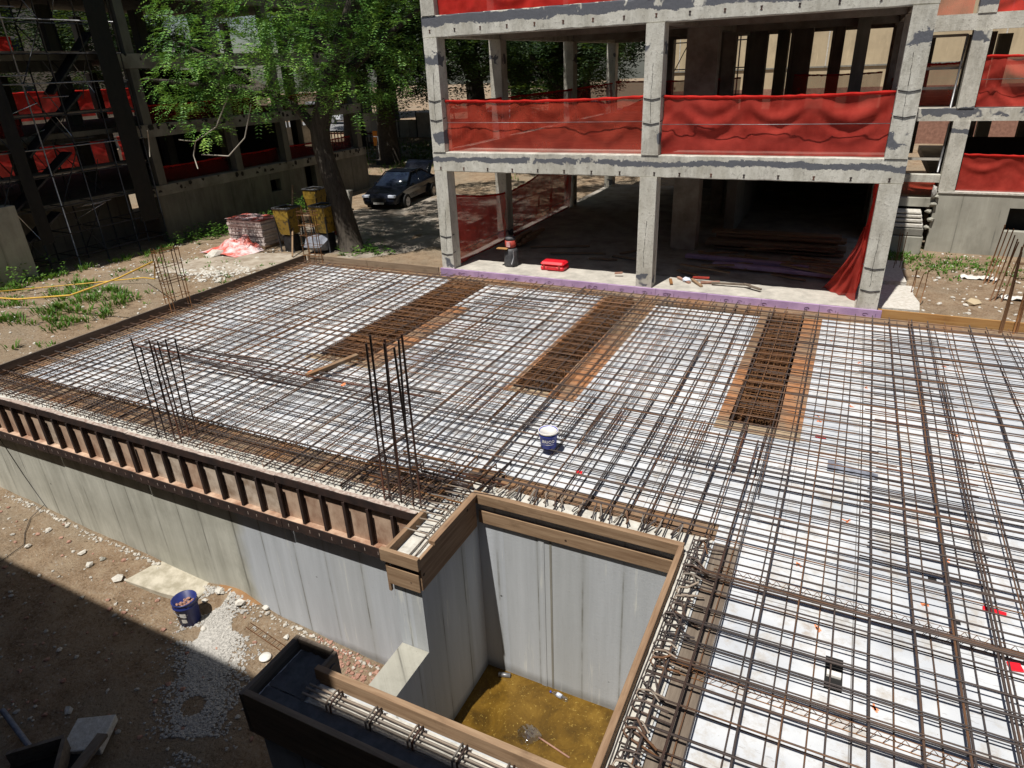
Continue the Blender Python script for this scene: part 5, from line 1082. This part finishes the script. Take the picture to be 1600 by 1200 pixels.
# ================================================================== left yard
t = thing('brick_pallet', (-18.9, 17.3, -.4), 'shrink wrapped pallet of pinkish bricks beside the pink sheeting', 'brick pallet'); z = gz(-18.9, 17.3)
MB().box(-19.75, -18.0, 16.95, 18.0, z-.02, z+.1).build('pallet', M['woodX'], t)
for k in range(8): MB().box(-19.7+.02*(k % 2), -18.05-.02*(k % 2), 17.0+.012*(k % 3), 17.95, z+.102+k*.108, z+.2+k*.108).build('brick_course', M['brick2'], t, None, .012)
b = MB().grid(lambda u, v: (-19.72+1.7*u, 16.98+1.0*v, z+.985+.04*mnoise.noise(Vector((u*5, v*5, 1)))+.05*abs(mnoise.noise(Vector((u*11, v*9, 4))))), 18, 12); b.build('wrapping', M['pink'], t)
b = MB().grid(lambda u, v: (-19.9+2.1*u, 15.75+1.15*v-.2*u, gz(-19, 16)+.03+.42*(.2+v)*max(0, math.sin(u*3.1))*(.5+.8*abs(mnoise.noise(Vector((u*4, v*4, 7)))))), 34, 20)
tag(b.build('plastic_sheeting', M['pink']), 'crumpled pink and white plastic sheeting on the ground by the brick pallet', 'sheeting')
tag(MB().rock((-18.9, 15.6, gz(-18.9, 15.6)+.06), .32, (1.3, .7, .5), 8).build('sack', M['crumb']), 'small white sack at the near edge of the pink sheeting', 'sack')
def skip(x, y, z, label, s_=1.0, rz=0):
    t = thing('yellow_skip', (x, y, z), label, 'concrete skip', 'yellow concrete skips'); w_, w2, h = .62*s_, .42*s_, .85*s_
    n = [(-w_, -w_), (w_, -w_), (w_, w_), (-w_, w_)]; b = MB()
    for (k0, z0, k1, z1) in ((1, z+1.25, 1, z+1.62), (.72, z+.75, .99, z+1.248)):
        A = [(x+p*k0, y+q*k0, z0) for p, q in n]; Bq = [(x+p*k1, y+q*k1, z1) for p, q in n]
        for i in range(4): b.quad(A[i], A[(i+1) % 4], Bq[(i+1) % 4], Bq[i])
    b.build('hopper', M['yellow'], t); MB().tube([(x+p*1.02, y+q*1.02, z+1.62) for p, q in n], .035, 5, closed=True).build('rim', M['dkgrey'], t)
    for p, q in n: MB().tube([(x+p*.85, y+q*.85, z), (x+p*.95, y+q*.95, z+1.3)], .03, 5).build('leg', M['steel_dk'], t)
    MB().box(x-w_*.95, x+w_*.95, y-w_*.95, y+w_*.95, z+1.5, z+1.56).build('inside', M['dkgrey'], t); MB().box(x-w_*.6, x+w_*.6, y-w_*.6, y+w_*.6, z+.02, z+.7).build('gate_frame', M['steel_dk'], t)
    return t
skip(-16.75, 17.0, gz(-16.75, 17.0)-.15, 'chipped yellow concrete skip at left of the hooped corner bars', .5); skip(-15.45, 17.3, gz(-15.45, 17.3)-.1, 'chipped yellow concrete skip between the corner bars and the leaning trunk', .5); skip(-19.5, 21.5, gz(-19.5, 21.5)-.4, 'dented yellow concrete skip standing furthest back behind the other two', .52)
tag(MB().tube([(-15.97, 16.1, -.3), (-17.0, 17.6, 1.1), (-17.25, 18.0, 1.6)], .03, 6).build('timber_pole', M['woodX']), 'thin wooden pole leaning against the left yellow skip', 'pole')
tag(MB().rock((-15.6, 17.0, gz(-15.6, 17)+.25), .5, (1, .8, .8), 17).build('sack', M['bag']), 'grey sack heaped behind the back left corner bars', 'sack')
tag(MB().rock((-15.35, 18.1, gz(-15.3, 18)+.55), .34, (1.4, .8, .8), 21).build('bundle', M['dred']), 'dull red bundle behind the corner bars next to the trunk', 'bundle')
for k in range(4): tag(MB().beam((-21.2+.2*k, 19.0+.3*k, gz(-21, 19)+.06+.05*k), (-18.9+.15*k, 21.9+.2*k, gz(-19, 21)+.08+.05*k), .22, .045).build('plank', M['wood_greyX']), '%s of the long planks lying by the wall weeds' % ('lowest', 'second lowest', 'third', 'topmost')[k], 'plank')
tag(MB().obox((-17.2, 20.6, .25), (.14, 0, 0), (0, .1, 0), (.04, .2, .75)).build('concrete_post', M['slab'], None, None, .02), 'pale leaning concrete post left of the tree trunk', 'post')
tag(MB().tube([(-14.62, 10.25, 1.15), (-15.6, 9.95, .75), (-17.2, 9.6, .25), (-19.0, 9.3, .05), (-21.5, 9.1, -.05)], .022, 6).build('yellow_hose', M['tape']), 'yellow hose running from the banded bars down to the left edge', 'hose')
tag(MB().tube([(-14.64, 10.3, 1.1), (-16.5, 11.5, .2), (-18.0, 12.2, -.1), (-19.5, 11.2, -.15), (-21.2, 9.6, -.1)], .016, 6).build('yellow_hose', M['tape']), 'second thinner yellow hose lying on the grass under the first', 'hose')
stones('stones', 'pale stones scattered on the left yard soil', [(random.uniform(-22, -15), random.uniform(6, 17)) for _ in range(900)], M['crumb'], 'stones', (.015, .055))
stones('mortar_crumbs', 'white mortar crumbs by the edge board in the left yard', [(random.gauss(-17.2, .7), random.gauss(14.0, .5)) for _ in range(350)], M['crumb'], 'crumbs', (.03, .1))
stones('stones', 'pale rubble scattered over the right yard soil', [(random.uniform(1.2, 9), random.uniform(15.8, 22.6)) for _ in range(650)], M['crumb'], 'stones', (.015, .07))
stones('stones', 'stones and lumps on the far mound beyond the black car', [(random.gauss(-27, 2.4), random.gauss(39.5, 2)) for _ in range(300)], M['oldconc'], 'stones', (.06, .25))
# right yard slabs
for k, (x0, x1, y0_, y1_, zt_, nm) in enumerate(((.95, 1.78, 16.1, 18.0, -.12, 'broken pale slab half in shadow right of the corner column'), (.96, 1.62, 18.3, 20.4, -.14, 'white rubble slab behind the broken slab in the right yard'))):
    b = MB(); r_ = random.Random(k); pts = [(x0, y0_), (x1, y0_+.05), (x1+r_.uniform(-.06, .05), (y0_*2+y1_)/3), (x1-.08, (y0_+y1_*2)/3), (x1-.02, y1_), (x0, y1_-.1)]; n = len(pts); b.v = [(x, y, -.6) for x, y in pts]+[(x, y, zt_+r_.uniform(-.01, .01)) for x, y in pts]
    for i in range(n): b.f.append((i, (i+1) % n, n+(i+1) % n, n+i)); b.sm.append(False)
    b.f.append(tuple(range(n, 2*n))); b.sm.append(False); tag(b.build('broken_slab', M['crumb']), nm, 'concrete slab')
for (x, y, nm) in ((2.95, 20.0, 'white plastic scrap in the right yard by the leaning bars'), (3.6, 18.3, 'crumpled white plastic behind the tall right cage')):
    tag(MB().grid(lambda u, v: (x+.8*u, y+.3*v, gz(x, y)+.02+.12*abs(mnoise.noise(Vector((u*7, v*5, x))))), 12, 6).build('plastic_scrap', M['white']), nm, 'plastic scrap')
tag(MB().rock((3.0, 17.9, gz(3, 17.9)+.04), .17, (1.2, .8, .5), 5).build('stone', M['cream']), 'yellowish stone in the middle of the right yard', 'stone')

# ================================================================== weeds and grass
def tuft(b, x, y, h, n, sp, lean=.5):
    z = gz(x, y)
    for _ in range(n):
        a = random.random()*6.28; r_ = random.random()**.5*sp; p = Vector((x+r_*math.cos(a), y+r_*math.sin(a), z)); d = Vector((math.cos(a)*lean, math.sin(a)*lean, 1)).normalized(); hh = h*random.uniform(.5, 1.1); w_ = random.uniform(.008, .02); s_ = Vector((-math.sin(a), math.cos(a), 0))*w_
        m_ = p+d*hh*.6; e = p+d*hh+Vector((math.cos(a), math.sin(a), -.5))*hh*.2; b.quad(p-s_, p+s_, m_+s_, m_-s_); b.tri(m_-s_, m_+s_, e)
def weed(b, x, y, h):
    z = gz(x, y); 
    for _ in range(int(9+h*14)):
        a = random.random()*6.28; t = random.random(); p = Vector((x+random.gauss(0, .07), y+random.gauss(0, .07), z+h*t)); d = Vector((math.cos(a), math.sin(a), random.uniform(-.2, .5))); L_ = random.uniform(.07, .16)*(1.2-t*.5); s_ = Vector((-math.sin(a), math.cos(a), .1))*L_*.3; b.quad(p, p+d*L_*.5-s_, p+d*L_, p+d*L_*.5+s_)
b = MB()
for _ in range(150): x, y = random.gauss(-18.6, 1.2), random.gauss(9.3, 1.0); 
random.seed(11)
for _ in range(210):
    x, y = -20.3+random.random()*3.6, 7.4+random.random()*4.2
    if mnoise.noise(Vector((x*.8, y*.8, 2))) > -.05: tuft(b, x, y, .22, 14, .16)
for _ in range(90): x, y = random.uniform(-21.5, -15.4), random.uniform(8, 15.5); tuft(b, x, y, .12, 8, .12)
for _ in range(50): t = random.random(); tuft(b, -21.8+.6*random.random(), 9+t*7, .22, 12, .2)
tag(b.build('grass', M['weed']), 'green grass tufts on the left yard soil below the yellow hose', 'grass', kind='stuff')
b = MB()
for _ in range(170): x = random.uniform(-22.2, -20.9); y = 16.2+random.random()*8.2; weed(b, x, y, random.uniform(.15, .55))
for _ in range(22): weed(b, random.gauss(-20.9, .25), random.gauss(22.3, .4), random.uniform(.3, .95))
for _ in range(30): weed(b, random.gauss(-14.0, .4), random.gauss(17.6, .3), random.uniform(.1, .3))
for _ in range(40): weed(b, random.gauss(-21.9, .5), random.gauss(10.6, .7), random.uniform(.2, .7))
tag(b.build('weeds', M['weed']), 'leafy green weeds along the foot of the left building', 'weeds', kind='stuff')
b = MB()
for _ in range(130): x, y = random.gauss(2.9, .9), random.gauss(21.2, .6); tuft(b, x, y, .09, 9, .16)
for _ in range(30): x, y = random.gauss(1.5, .3), random.gauss(21.6, .4); tuft(b, x, y, .14, 9, .14)
tag(b.build('grass', M['weed']), 'short grass patch at the foot of the cracked wall in the right yard', 'grass', kind='stuff')
b = MB()
for _ in range(500): x, y = random.gauss(-26, 4.5), random.gauss(39, 3); tuft(b, x, y, .35, 7, .4)
tag(b.build('grass', M['weed']), 'scrubby grass on the far mound beyond the black car', 'grass', kind='stuff')
